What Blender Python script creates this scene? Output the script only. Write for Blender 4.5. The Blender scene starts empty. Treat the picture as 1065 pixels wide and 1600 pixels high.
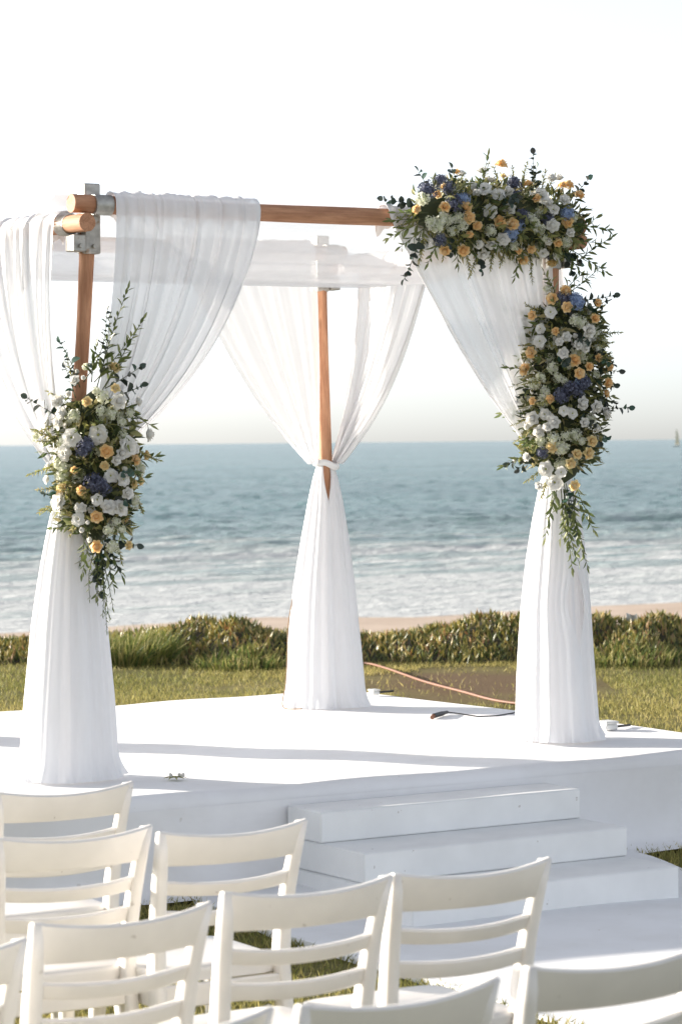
import bpy, math, random
import numpy as np
from mathutils import Vector, Matrix, Euler, Quaternion

random.seed(7)
RNG = np.random.default_rng(7)
R = math.radians
scene = bpy.context.scene
COL = scene.collection

# ------------------------------------------------------------------ camera
FPX, IMW, IMH = 4394.0, 1065.0, 1600.0
CAM_Z = 1.82
cam_d = bpy.data.cameras.new("camera")
cam = bpy.data.objects.new("camera", cam_d)
COL.objects.link(cam)
scene.camera = cam
cam_d.sensor_fit = 'VERTICAL'
cam_d.sensor_height = 36.0
cam_d.lens = FPX / IMH * 36.0
cam_d.shift_y = -109.0 / IMH
cam_d.clip_start = 0.1
cam_d.clip_end = 200000.0
cam_d.dof.use_dof = True
cam_d.dof.focus_distance = 11.9
cam_d.dof.aperture_fstop = 7.0
cam.location = (0, 0, CAM_Z)
cam.rotation_euler = (Matrix.Rotation(R(90), 3, 'X') @ Matrix.Rotation(R(-0.53), 3, 'Z')).to_euler()

# ------------------------------------------------------------------ sky, sun, exposure
SUN_EL, SUN_ROT = R(11.5), R(-66)          # azimuth measured from +Y towards +X
world = bpy.data.worlds.new("World")
scene.world = world
world.use_nodes = True
wn = world.node_tree.nodes
wl = world.node_tree.links
wn.clear()
w_out = wn.new('ShaderNodeOutputWorld')
w_bg = wn.new('ShaderNodeBackground')
w_sky = wn.new('ShaderNodeTexSky')
w_sky.sky_type = 'NISHITA'
w_sky.sun_disc = False
w_sky.sun_elevation = SUN_EL
w_sky.sun_rotation = SUN_ROT
w_sky.altitude = 0
w_sky.air_density = 0.6
w_sky.dust_density = 0.85
w_sky.ozone_density = 2.0
w_bg.inputs['Strength'].default_value = 0.10
w_hs = wn.new('ShaderNodeHueSaturation')          # hazy summer air: the whole sky is paler
w_hs.inputs['Saturation'].default_value = 0.27
wl.new(w_sky.outputs[0], w_hs.inputs['Color'])
wl.new(w_hs.outputs[0], w_bg.inputs['Color'])
wl.new(w_bg.outputs[0], w_out.inputs['Surface'])

sun_d = bpy.data.lights.new("sun", 'SUN')
sun_d.energy = 4.0
sun_d.angle = R(0.9)
sun_d.color = (1.0, 0.91, 0.79)
sun = bpy.data.objects.new("sun", sun_d)
COL.objects.link(sun)
sun_dir = Vector((math.sin(SUN_ROT) * math.cos(SUN_EL), math.cos(SUN_ROT) * math.cos(SUN_EL), math.sin(SUN_EL)))
sun.rotation_euler = sun_dir.to_track_quat('Z', 'Y').to_euler()
sun.location = (-20, 20, 30)

scene.view_settings.view_transform = 'Standard'
scene.view_settings.look = 'None'
scene.view_settings.gamma = 1.0
scene.view_settings.use_curve_mapping = False
scene.view_settings.exposure = 1.6
scene.render.engine = 'CYCLES'
cy = scene.cycles
cy.max_bounces = 10
cy.transparent_max_bounces = 24
cy.diffuse_bounces = 4
cy.glossy_bounces = 3
cy.transmission_bounces = 6
cy.caustics_reflective = False
cy.caustics_refractive = False
cy.use_denoising = True
cy.sample_clamp_indirect = 8.0

# ------------------------------------------------------------------ helpers
TH = R(32)
CU, SU = math.cos(TH), math.sin(TH)
def W(u, v, z=0.0):
    """Ceremony frame: u runs along the front of the stage, v away from the guests."""
    return Vector((u * CU - v * SU, u * SU + v * CU, z))
U = W(1, 0); V = W(0, 1); Z = Vector((0, 0, 1))

def smooth(a, b, x):
    t = np.clip((np.asarray(x, float) - a) / (b - a), 0, 1)
    return t * t * (3 - 2 * t)

class MB:
    def __init__(self):
        self.v = []; self.f = []; self.m = []
    def add(self, verts, faces, mat=0):
        o = len(self.v)
        self.v.extend([tuple(p) for p in verts])
        self.f.extend([tuple(i + o for i in f) for f in faces])
        self.m.extend([mat] * len(faces))
        return self
    def grid(self, P, mat=0, wrap=False):
        nr, nc = len(P), len(P[0])
        vs = [p for row in P for p in row]
        fs = []
        for i in range(nr - 1):
            for j in range(nc if wrap else nc - 1):
                k = (j + 1) % nc
                fs.append((i * nc + j, i * nc + k, (i + 1) * nc + k, (i + 1) * nc + j))
        return self.add(vs, fs, mat)
    def box(self, lo, hi, mat=0, bev=0.0, M=None):
        x0, y0, z0 = lo; x1, y1, z1 = hi
        if bev <= 0:
            vs = [(x0, y0, z0), (x1, y0, z0), (x1, y1, z0), (x0, y1, z0), (x0, y0, z1), (x1, y0, z1), (x1, y1, z1), (x0, y1, z1)]
            fs = [(0, 3, 2, 1), (4, 5, 6, 7), (0, 1, 5, 4), (1, 2, 6, 5), (2, 3, 7, 6), (3, 0, 4, 7)]
        else:
            b = min(bev, (x1 - x0) * .49, (y1 - y0) * .49, (z1 - z0) * .49)
            vs = []
            for sx, ex in ((x0, b), (x1, -b)):
                for sy, ey in ((y0, b), (y1, -b)):
                    for sz, ez in ((z0, b), (z1, -b)):
                        vs += [(sx, sy + ey, sz + ez), (sx + ex, sy, sz + ez), (sx + ex, sy + ey, sz)]
            def ix(i, j, k, a): return ((i * 2 + j) * 2 + k) * 3 + a
            fs = []
            for i in (0, 1): fs.append([ix(i, 0, 0, 0), ix(i, 1, 0, 0), ix(i, 1, 1, 0), ix(i, 0, 1, 0)][::(1 if i else -1)])
            for j in (0, 1): fs.append([ix(0, j, 0, 1), ix(1, j, 0, 1), ix(1, j, 1, 1), ix(0, j, 1, 1)][::(-1 if j else 1)])
            for k in (0, 1): fs.append([ix(0, 0, k, 2), ix(1, 0, k, 2), ix(1, 1, k, 2), ix(0, 1, k, 2)][::(1 if k else -1)])
            for j in (0, 1):
                for k in (0, 1): fs.append([ix(0, j, k, 1), ix(1, j, k, 1), ix(1, j, k, 2), ix(0, j, k, 2)])
            for i in (0, 1):
                for k in (0, 1): fs.append([ix(i, 0, k, 0), ix(i, 1, k, 0), ix(i, 1, k, 2), ix(i, 0, k, 2)])
            for i in (0, 1):
                for j in (0, 1): fs.append([ix(i, j, 0, 0), ix(i, j, 1, 0), ix(i, j, 1, 1), ix(i, j, 0, 1)])
            for i in (0, 1):
                for j in (0, 1):
                    for k in (0, 1): fs.append([ix(i, j, k, 0), ix(i, j, k, 1), ix(i, j, k, 2)])
        if M is not None:
            vs = [M @ Vector(p) for p in vs]
        return self.add(vs, fs, mat)
    def tube(self, pts, rad, n=10, mat=0, caps=True, noise=0.0, seed=0):
        rg = random.Random(seed)
        pts = [Vector(p) for p in pts]
        if not hasattr(rad, '__len__'): rad = [rad] * len(pts)
        rows = []
        ref = None
        for i, p in enumerate(pts):
            d = (pts[min(i + 1, len(pts) - 1)] - pts[max(i - 1, 0)]).normalized()
            if ref is None:
                ref = d.orthogonal().normalized()
            a = (ref - d * ref.dot(d)).normalized(); ref = a
            b = d.cross(a)
            rows.append([p + (a * math.cos(2 * math.pi * j / n) + b * math.sin(2 * math.pi * j / n)) * rad[i] * (1 + noise * rg.uniform(-1, 1)) for j in range(n)])
        o = len(self.v)
        self.grid(rows, mat, wrap=True)
        if caps:
            self.f.append(tuple(o + j for j in range(n))[::-1]); self.m.append(mat)
            k = o + (len(rows) - 1) * n
            self.f.append(tuple(k + j for j in range(n))); self.m.append(mat)
        return self
    def mesh(self, name, mats, smooth_=True):
        me = bpy.data.meshes.new(name)
        me.from_pydata(self.v, [], self.f)
        for m in (mats if isinstance(mats, (list, tuple)) else [mats]): me.materials.append(m)
        me.polygons.foreach_set('material_index', self.m)
        if smooth_: me.polygons.foreach_set('use_smooth', [True] * len(self.f))
        me.update()
        return me
    def build(self, name, mats, parent=None, smooth_=True, edge=None):
        me = self.mesh(name, mats, smooth_)
        if edge is not None and smooth_:
            me.set_sharp_from_angle(angle=R(edge))
        return link(name, me, parent)

def link(name, me, parent=None):
    o = bpy.data.objects.new(name, me)
    COL.objects.link(o)
    if parent is not None:
        o.parent = parent
    return o

def tag(o, label=None, cat=None, group=None, kind=None):
    if label: o['label'] = label
    if cat: o['category'] = cat
    if group: o['group'] = group
    if kind: o['kind'] = kind
    return o

def thing(name, label, cat, loc=(0, 0, 0), rz=0.0, group=None):
    o = bpy.data.objects.new(name, None)
    o.empty_display_size = 0.1
    COL.objects.link(o)
    o.location = loc; o.rotation_euler = (0, 0, rz)
    return tag(o, label, cat, group)

def put(o, root):
    """Give a mesh written in world coordinates to a thing whose Empty stands somewhere else."""
    o.parent = root
    o.matrix_parent_inverse = Matrix.LocRotScale(root.location, root.rotation_euler, (1, 1, 1)).inverted()
    return o

# ------------------------------------------------------------------ materials
def new_mat(name):
    m = bpy.data.materials.new(name)
    m.use_nodes = True
    nt = m.node_tree
    nt.nodes.clear()
    return m, nt, nt.nodes.new('ShaderNodeOutputMaterial')

def N(nt, t, **kw):
    n = nt.nodes.new(t)
    for k, v in kw.items():
        if k.startswith('i_'):
            key = k[2:].replace('_', ' ')
            n.inputs[int(key) if key.isdigit() else key].default_value = v
        else:
            setattr(n, k, v)
    return n

def ramp(nt, stops, fac):
    n = nt.nodes.new('ShaderNodeValToRGB')
    el = n.color_ramp.elements
    while len(el) < len(stops): el.new(0.5)
    for e, (p, c) in zip(el, stops):
        e.position = p
        e.color = (c[0], c[1], c[2], 1) if hasattr(c, '__len__') else (c, c, c, 1)
    nt.links.new(fac, n.inputs[0])
    return n.outputs[0]

def noise(nt, vec, scale, detail=3.0, rough=.55):
    n = N(nt, 'ShaderNodeTexNoise', i_Scale=scale, i_Detail=detail, i_Roughness=rough)
    if vec is not None: nt.links.new(vec, n.inputs['Vector'])
    return n.outputs['Fac']

def mapping(nt, vec, scale=(1, 1, 1), rot=(0, 0, 0), loc=(0, 0, 0)):
    n = N(nt, 'ShaderNodeMapping')
    n.inputs['Scale'].default_value = scale
    n.inputs['Rotation'].default_value = rot
    n.inputs['Location'].default_value = loc
    nt.links.new(vec, n.inputs['Vector'])
    return n.outputs[0]

def geo_pos(nt): return N(nt, 'ShaderNodeNewGeometry').outputs['Position']
def obj_co(nt): return N(nt, 'ShaderNodeTexCoord').outputs['Object']

def mixc(nt, fac, a, b):
    n = N(nt, 'ShaderNodeMix', data_type='RGBA')
    for k, x in ((0, fac), (6, a), (7, b)):
        if isinstance(x, bpy.types.NodeSocket): nt.links.new(x, n.inputs[k])
        else: n.inputs[k].default_value = x if k == 0 else (x[0], x[1], x[2], 1)
    return n.outputs[2]

def math_n(nt, op, a, b=None, clamp=False):
    n = N(nt, 'ShaderNodeMath', operation=op, use_clamp=clamp)
    for k, x in ((0, a), (1, b)):
        if x is None: continue
        if isinstance(x, bpy.types.NodeSocket): nt.links.new(x, n.inputs[k])
        else: n.inputs[k].default_value = x
    return n.outputs[0]

def principled(nt, out, color, rough=.6, metal=0.0, bump=None, bstr=.2, bdist=.01, spec=.5, sheen=0.0, sss=0.0):
    p = N(nt, 'ShaderNodeBsdfPrincipled')
    for key, x in (('Base Color', color), ('Roughness', rough), ('Metallic', metal)):
        if isinstance(x, bpy.types.NodeSocket): nt.links.new(x, p.inputs[key])
        else: p.inputs[key].default_value = (x[0], x[1], x[2], 1) if hasattr(x, '__len__') else x
    p.inputs['Specular IOR Level'].default_value = spec
    p.inputs['Sheen Weight'].default_value = sheen
    if bump is not None:
        b = N(nt, 'ShaderNodeBump', i_Strength=bstr, i_Distance=bdist)
        nt.links.new(bump, b.inputs['Height'])
        nt.links.new(b.outputs[0], p.inputs['Normal'])
    nt.links.new(p.outputs[0], out.inputs['Surface'])
    return p

def mat_sheer(name, opacity, trans=.5, color=(.90, .90, .91), rnd=.06):
    m, nt, out = new_mat(name)
    pos = geo_pos(nt)
    d = N(nt, 'ShaderNodeBsdfDiffuse'); d.inputs[0].default_value = (*color, 1)
    t = N(nt, 'ShaderNodeBsdfTranslucent'); t.inputs[0].default_value = (*color, 1)
    mx = N(nt, 'ShaderNodeMixShader'); mx.inputs[0].default_value = trans
    nt.links.new(d.outputs[0], mx.inputs[1]); nt.links.new(t.outputs[0], mx.inputs[2])
    tr = N(nt, 'ShaderNodeBsdfTransparent')
    nz = noise(nt, mapping(nt, pos, (14, 14, 2)), 1.0, 3)
    op = math_n(nt, 'ADD', math_n(nt, 'MULTIPLY', math_n(nt, 'SUBTRACT', nz, .5), rnd * 4), opacity, clamp=True)
    mx2 = N(nt, 'ShaderNodeMixShader')
    nt.links.new(op, mx2.inputs[0]); nt.links.new(tr.outputs[0], mx2.inputs[1]); nt.links.new(mx.outputs[0], mx2.inputs[2])
    nt.links.new(mx2.outputs[0], out.inputs['Surface'])
    return m

def mat_wood():
    m, nt, out = new_mat("varnished_wood")
    co = obj_co(nt)
    a = noise(nt, mapping(nt, co, (9, 9, 1.6)), 3.0, 5, .6)
    b = noise(nt, mapping(nt, co, (60, 60, 3)), 2.0, 3, .6)
    c = ramp(nt, [(.25, (.27, .12, .065)), (.45, (.42, .20, .108)), (.6, (.56, .29, .165)), (.75, (.64, .38, .23))], math_n(nt, 'ADD', math_n(nt, 'MULTIPLY', a, .65), math_n(nt, 'MULTIPLY', b, .35)))
    k = N(nt, 'ShaderNodeTexVoronoi', i_Scale=7.0)
    nt.links.new(mapping(nt, co, (1, 1, .55)), k.inputs['Vector'])
    c = mixc(nt, ramp(nt, [(.0, .95), (.10, .5), (.17, 0)], k.outputs['Distance']), c, (.10, .035, .015))
    principled(nt, out, c, .72, bump=b, bstr=.45, bdist=.004)
    return m

def mat_steel():
    m, nt, out = new_mat("galvanised_steel")
    co = obj_co(nt)
    a = noise(nt, co, 22, 4)
    c = ramp(nt, [(.3, (.30, .29, .27)), (.6, (.50, .49, .46)), (.75, (.30, .20, .13))], a)
    principled(nt, out, c, .5, metal=.55, bump=a, bstr=.2, bdist=.002)
    return m

def mat_paint(name, color, rough=.42, wear=.5, scale=1.0):
    m, nt, out = new_mat(name)
    co = obj_co(nt)
    oi = N(nt, 'ShaderNodeObjectInfo')
    off = N(nt, 'ShaderNodeVectorMath', operation='ADD')
    sc = N(nt, 'ShaderNodeVectorMath', operation='SCALE'); sc.inputs['Scale'].default_value = 40
    cmb = N(nt, 'ShaderNodeCombineXYZ')
    nt.links.new(oi.outputs['Random'], cmb.inputs[0]); nt.links.new(oi.outputs['Random'], cmb.inputs[2])
    nt.links.new(cmb.outputs[0], sc.inputs[0])
    nt.links.new(co, off.inputs[0]); nt.links.new(sc.outputs[0], off.inputs[1])
    v = off.outputs[0]
    g = noise(nt, v, 5 * scale, 4)
    dark = tuple(c * .86 for c in color)
    c = mixc(nt, ramp(nt, [(.35, 0), (.7, .75)], g), color, dark)
    chip = noise(nt, v, 38 * scale, 2, .5)
    c = mixc(nt, math_n(nt, 'MULTIPLY', ramp(nt, [(.735, 0), (.76, 1)], chip), wear), c, (.22, .16, .11))
    fine = noise(nt, v, 160 * scale, 2)
    principled(nt, out, c, rough, bump=fine, bstr=.08, bdist=.002)
    return m

def mat_cloth(name, color, rough=.9):
    m, nt, out = new_mat(name)
    pos = geo_pos(nt)
    a = noise(nt, pos, 1.7, 5, .6)
    b = noise(nt, mapping(nt, pos, (1, 1, 3)), 7.0, 4)
    c = mixc(nt, ramp(nt, [(.42, 0), (.75, .9)], a), color, tuple(x * q for x, q in zip(color, (.86, .85, .83))))
    spots = noise(nt, pos, 23, 2, .4)
    c = mixc(nt, ramp(nt, [(.76, 0), (.80, .25)], spots), c, (.42, .37, .30))
    principled(nt, out, c, rough, bump=b, bstr=.25, bdist=.012, spec=.2, sheen=.1)
    return m

def mat_leaf(name, cols, rough=.5, trans=.25, spec=.4):
    """Leaf or petal: colour varies from piece to piece."""
    m, nt, out = new_mat(name)
    oi = N(nt, 'ShaderNodeObjectInfo')
    gi = N(nt, 'ShaderNodeNewGeometry')
    r = math_n(nt, 'FRACT', math_n(nt, 'ADD', math_n(nt, 'MULTIPLY', oi.outputs['Random'], 3.7), math_n(nt, 'MULTIPLY', gi.outputs['Random Per Island'], .9)))
    n = len(cols)
    c = ramp(nt, [((i + .5) / n, col) for i, col in enumerate(cols)], r)
    p = N(nt, 'ShaderNodeBsdfPrincipled', i_Roughness=rough)
    p.inputs['Specular IOR Level'].default_value = spec
    nt.links.new(c, p.inputs['Base Color'])
    t = N(nt, 'ShaderNodeBsdfTranslucent'); nt.links.new(c, t.inputs[0])
    mx = N(nt, 'ShaderNodeMixShader'); mx.inputs[0].default_value = trans
    nt.links.new(p.outputs[0], mx.inputs[1]); nt.links.new(t.outputs[0], mx.inputs[2])
    nt.links.new(mx.outputs[0], out.inputs['Surface'])
    return m

def mat_plain(name, color, rough=.6, metal=0.0, scale=30):
    m, nt, out = new_mat(name)
    a = noise(nt, obj_co(nt), scale, 3)
    c = mixc(nt, a, color, tuple(x * .75 for x in color))
    principled(nt, out, c, rough, metal, bump=a, bstr=.1, bdist=.002)
    return m

M = {}
M['wood'] = mat_wood()
M['steel'] = mat_steel()
M['sheer'] = mat_sheer("sheer_white_voile", .84, .065, (.93, .93, .945), .02)
M['roof_voile'] = mat_sheer("roof_voile", .62, .12, (.89, .895, .92), .025)
M['skirt'] = mat_sheer("gathered_white_voile", .84, .30, (.90, .91, .93))
M['tie'] = mat_cloth("tie_cloth", (.86, .86, .86))
M['deck'] = mat_cloth("stage_carpet", (.86, .86, .875))
M['runner'] = mat_cloth("runner_carpet", (.86, .87, .89))
M['step'] = mat_paint("step_paint", (.90, .91, .91), .6, .35, .7)
M['chair'] = mat_paint("chair_paint", (.91, .875, .83), .38, .35, 1.0)
M['seat'] = mat_paint("seat_paint", (.82, .79, .75), .30, .2, 1.0)
M['rose'] = mat_leaf("apricot_petal", [(.95, .69, .34), (.95, .75, .43), (.95, .64, .28), (.95, .80, .53)], .55, .45, .2)
M['pale_rose'] = mat_leaf("pale_yellow_petal", [(.90, .76, .42), (.88, .80, .52), (.92, .70, .38)], .55, .45, .2)
M['petal'] = mat_leaf("white_petal", [(.90, .89, .86), (.92, .92, .90), (.88, .86, .80)], .55, .45, .2)
M['cream'] = mat_leaf("cream_petal", [(.76, .77, .60), (.86, .86, .76), (.62, .66, .44), (.84, .84, .78)], .55, .45, .2)
M['blue'] = mat_leaf("blue_petal", [(.10, .11, .165), (.14, .15, .215), (.07, .072, .11), (.21, .23, .32)], .55, .25, .2)
M['light_blue'] = mat_leaf("light_blue_petal", [(.30, .40, .60), (.38, .48, .66), (.24, .32, .54)], .55, .25, .2)
M['eye'] = mat_leaf("flower_eye", [(.40, .45, .12), (.50, .50, .16)], .6, .1)
M['eucalyptus'] = mat_leaf("eucalyptus_leaf", [(.030, .048, .040), (.045, .070, .055), (.050, .052, .045), (.05, .11, .08)], .4, .12)
M['ruscus'] = mat_leaf("ruscus_leaf", [(.12, .16, .05), (.18, .21, .075), (.08, .12, .04), (.26, .28, .115)], .4, .3)
M['olive'] = mat_leaf("olive_leaf", [(.30, .30, .10), (.38, .36, .15), (.20, .22, .08), (.44, .38, .20)], .55, .35)
M['stem'] = mat_plain("green_stem", (.07, .09, .03))
M['filler'] = mat_leaf("dark_filler_leaf", [(.06, .085, .03), (.10, .13, .045), (.045, .06, .028), (.17, .19, .08)], .5, .25)
M['foam'] = mat_plain("floral_foam", (.06, .075, .035), .9)
M['black'] = mat_plain("black_rubber", (.02, .02, .022), .5)
M['orange'] = mat_plain("orange_cable", (.25, .11, .06), .6)
M['plastic'] = mat_plain("white_plastic", (.78, .78, .76), .4)
M['sail'] = mat_plain("sail_cloth", (.92, .78, .58), .7)
M['dry'] = mat_plain("dry_twine", (.30, .20, .12), .8)

# ------------------------------------------------------------------ ground
def lawn_z(x, y):
    u = x * CU + y * SU; v = -x * SU + y * CU
    z = .055 * smooth(8.75, 9.4, v)
    z = z + .012 * np.sin(x * 1.7 + 1) * np.sin(y * 1.3)
    return z * 1.0 - 7.5 * smooth(25.5, 40, y)

def mat_lawn():
    m, nt, out = new_mat("lawn_soil")
    pos = geo_pos(nt)
    a = noise(nt, pos, 1.1, 5, .6)
    b = noise(nt, pos, 35, 4, .7)
    c = ramp(nt, [(.3, (.09, .095, .03)), (.5, (.16, .15, .055)), (.68, (.27, .22, .10))], math_n(nt, 'ADD', math_n(nt, 'MULTIPLY', a, .55), math_n(nt, 'MULTIPLY', b, .45)))
    # worn bare patch behind the stage
    sub = N(nt, 'ShaderNodeVectorMath', operation='SUBTRACT'); sub.inputs[1].default_value = (.95, 20.3, 0)
    nt.links.new(pos, sub.inputs[0])
    ln = N(nt, 'ShaderNodeVectorMath', operation='LENGTH')
    nt.links.new(mapping(nt, sub.outputs[0], (.85, .52, 0)), ln.inputs[0])
    d = math_n(nt, 'ADD', ln.outputs['Value'], math_n(nt, 'MULTIPLY', math_n(nt, 'SUBTRACT', a, .5), 1.4))
    soil = mixc(nt, b, (.13, .085, .055), (.22, .145, .095))
    c = mixc(nt, ramp(nt, [(.40, .85), (1.05, 0)], d), c, soil)
    principled(nt, out, c, .95, bump=b, bstr=.6, bdist=.03, spec=.1)
    return m

def sheet(name, xs, ys, zf, mat):
    X, Y = np.meshgrid(xs, ys)
    Zv = zf(X, Y)
    nr, nc = X.shape
    co = np.stack([X, Y, Zv], -1).reshape(-1, 3)
    i = np.arange(nr * nc).reshape(nr, nc)
    q = np.stack([i[:-1, :-1], i[:-1, 1:], i[1:, 1:], i[1:, :-1]], -1).reshape(-1, 4)
    return raw_mesh(name, co, q, mat)

def raw_mesh(name, co, faces, mat, smooth_=True, parent=None):
    me = bpy.data.meshes.new(name)
    n, k = faces.shape
    me.vertices.add(len(co)); me.vertices.foreach_set('co', np.asarray(co, np.float32).ravel())
    me.loops.add(n * k); me.loops.foreach_set('vertex_index', faces.astype(np.int32).ravel())
    me.polygons.add(n); me.polygons.foreach_set('loop_start', np.arange(0, n * k, k, dtype=np.int32))
    me.update(calc_edges=True)
    me.validate()
    me.polygons.foreach_set('use_smooth', [smooth_] * len(me.polygons))
    me.materials.append(mat)
    return link(name, me, parent)

lawn = sheet("lawn", np.concatenate([np.linspace(-60, -8, 20), np.linspace(-7.8, 8, 90), np.linspace(9, 60, 20)]),
             np.concatenate([np.linspace(-15, 5, 15), np.linspace(5.2, 27, 130), np.linspace(27.5, 42, 30)]), lawn_z, mat_lawn())
tag(lawn, kind='structure')

SEA_Z = -5.2
SHORE_V = 95.7
def mat_sand():
    m, nt, out = new_mat("beach_sand")
    pos = geo_pos(nt)
    a = noise(nt, pos, .25, 5, .6)
    b = noise(nt, pos, 6, 3)
    c = ramp(nt, [(.3, (.46, .36, .28)), (.7, (.60, .49, .40))], a)
    principled(nt, out, c, .9, bump=b, bstr=.4, bdist=.05, spec=.2)
    return m
def beach_z(x, y):
    v = -x * SU + y * CU
    return SEA_Z + (SHORE_V - v) * .018 + .05 * np.sin(x * .3) * np.sin(y * .21)
beach = sheet("beach", np.linspace(-260, 260, 90), np.linspace(30, 330, 80), beach_z, mat_sand())
tag(beach, kind='structure')

def mat_sea():
    m, nt, out = new_mat("sea_water")
    pos = geo_pos(nt)
    loc = mapping(nt, pos, rot=(0, 0, -TH))                  # x along the shore, y out to sea
    sep = N(nt, 'ShaderNodeSeparateXYZ'); nt.links.new(loc, sep.inputs[0])
    wob = noise(nt, mapping(nt, loc, (.030, .012, 0)), 1.0, 3)
    off = math_n(nt, 'SUBTRACT', sep.outputs[1], SHORE_V)
    off = math_n(nt, 'ADD', off, math_n(nt, 'MULTIPLY', math_n(nt, 'SUBTRACT', wob, .5), 26))
    # foam streaks lie along the shore, denser towards it
    st = noise(nt, mapping(nt, loc, (.016, .34, 0)), 1.0, 6, .60)
    fi = noise(nt, mapping(nt, loc, (.30, 1.1, 0)), 1.0, 4, .65)
    s = math_n(nt, 'ADD', math_n(nt, 'MULTIPLY', st, .72), math_n(nt, 'MULTIPLY', fi, .28))
    dens = ramp(nt, [(0, .34), (.08, .30), (.18, .26), (.30, .17), (.38, .06), (.50, .02), (1, .0)], math_n(nt, 'DIVIDE', off, 260, clamp=True))
    foam = ramp(nt, [(.51, 0), (.64, 1)], math_n(nt, 'ADD', s, math_n(nt, 'SUBTRACT', dens, .16)))
    # colour of the water body
    big = noise(nt, mapping(nt, loc, (.006, .02, 0)), 1.0, 4)
    rip = noise(nt, mapping(nt, loc, (.075, .16, 0)), 1.0, 6, .66)
    deep = mixc(nt, ramp(nt, [(.38, 0), (.62, 1)], math_n(nt, 'ADD', math_n(nt, 'MULTIPLY', big, .35), math_n(nt, 'MULTIPLY', rip, .65))), (.045, .125, .132), (.150, .272, .268))
    shallow = mixc(nt, st, (.20, .29, .28), (.32, .38, .355))
    body = mixc(nt, ramp(nt, [(.05, 0), (.55, 1)], math_n(nt, 'DIVIDE', off, 260, clamp=True)), shallow, deep)
    c = mixc(nt, foam, body, (.56, .58, .58))
    h1 = noise(nt, mapping(nt, loc, (.55, .95, 0)), 1.0, 5, .62)
    b = N(nt, 'ShaderNodeBump', i_Strength=.9, i_Distance=.5)
    nt.links.new(h1, b.inputs['Height'])
    p = N(nt, 'ShaderNodeBsdfPrincipled', i_IOR=1.33)
    p.inputs['Specular IOR Level'].default_value = .36
    nt.links.new(c, p.inputs['Base Color'])
    nt.links.new(b.outputs[0], p.inputs['Normal'])
    nt.links.new(ramp(nt, [(0, .24), (1, .75)], foam), p.inputs['Roughness'])
    nt.links.new(p.outputs[0], out.inputs['Surface'])
    return m

def build_sea():
    ys = np.concatenate([np.geomspace(70, 900, 640), np.geomspace(904, 6000, 260), np.geomspace(6200, 60000, 40)])
    ax = np.concatenate([np.linspace(-1.6, -.22, 40), np.linspace(-.21, .21, 300), np.linspace(.22, 1.6, 40)])
    A, Y = np.meshgrid(ax, ys)
    X = A * Y
    u = X * CU + Y * SU; v = -X * SU + Y * CU
    rg = np.random.default_rng(3)
    z = np.zeros_like(X)
    for k in range(46):
        lam = 2.0 * 9.0 ** rg.random()
        ang = rg.normal(0, .75)
        kx, ky = math.sin(ang) * 2 * math.pi / lam, math.cos(ang) * 2 * math.pi / lam
        amp = .0064 * lam ** .8 * rg.uniform(.6, 1.2)
        ph = rg.uniform(0, 6.28)
        s = np.sin(kx * u + ky * v + ph)
        z += amp * (1 - np.abs(s)) * 1.2 - amp * .45
        # nearer rows resolve the short waves only
    offs = v - SHORE_V
    z *= smooth(2, 90, offs) * .85 + .15
    z *= 1 - .35 * smooth(2500, 6000, Y)
    # breakers rolling in, parallel to the shore
    for d, h, w in ((100, .75, 4.0), (74, .5, 3.0), (50, .35, 2.4), (30, .2, 2.0), (14, .1, 1.6)):
        wav = d + 5 * np.sin(u * .021 + d) + 2.5 * np.sin(u * .075 + d * 2)
        env = .35 + .65 * np.clip(np.sin(u * .045 + d * 1.7) + .3, 0, 1)
        z += h * env * np.exp(-((offs - wav) / w) ** 2)
    z *= smooth(-3, 6, offs)
    nr, nc = X.shape
    co = np.stack([X, Y, z + SEA_Z], -1).reshape(-1, 3)
    i = np.arange(nr * nc).reshape(nr, nc)
    q = np.stack([i[:-1, :-1], i[:-1, 1:], i[1:, 1:], i[1:, :-1]], -1).reshape(-1, 4)
    o = raw_mesh("sea", co, q, mat_sea())
    tag(o, kind='structure')
build_sea()

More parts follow.
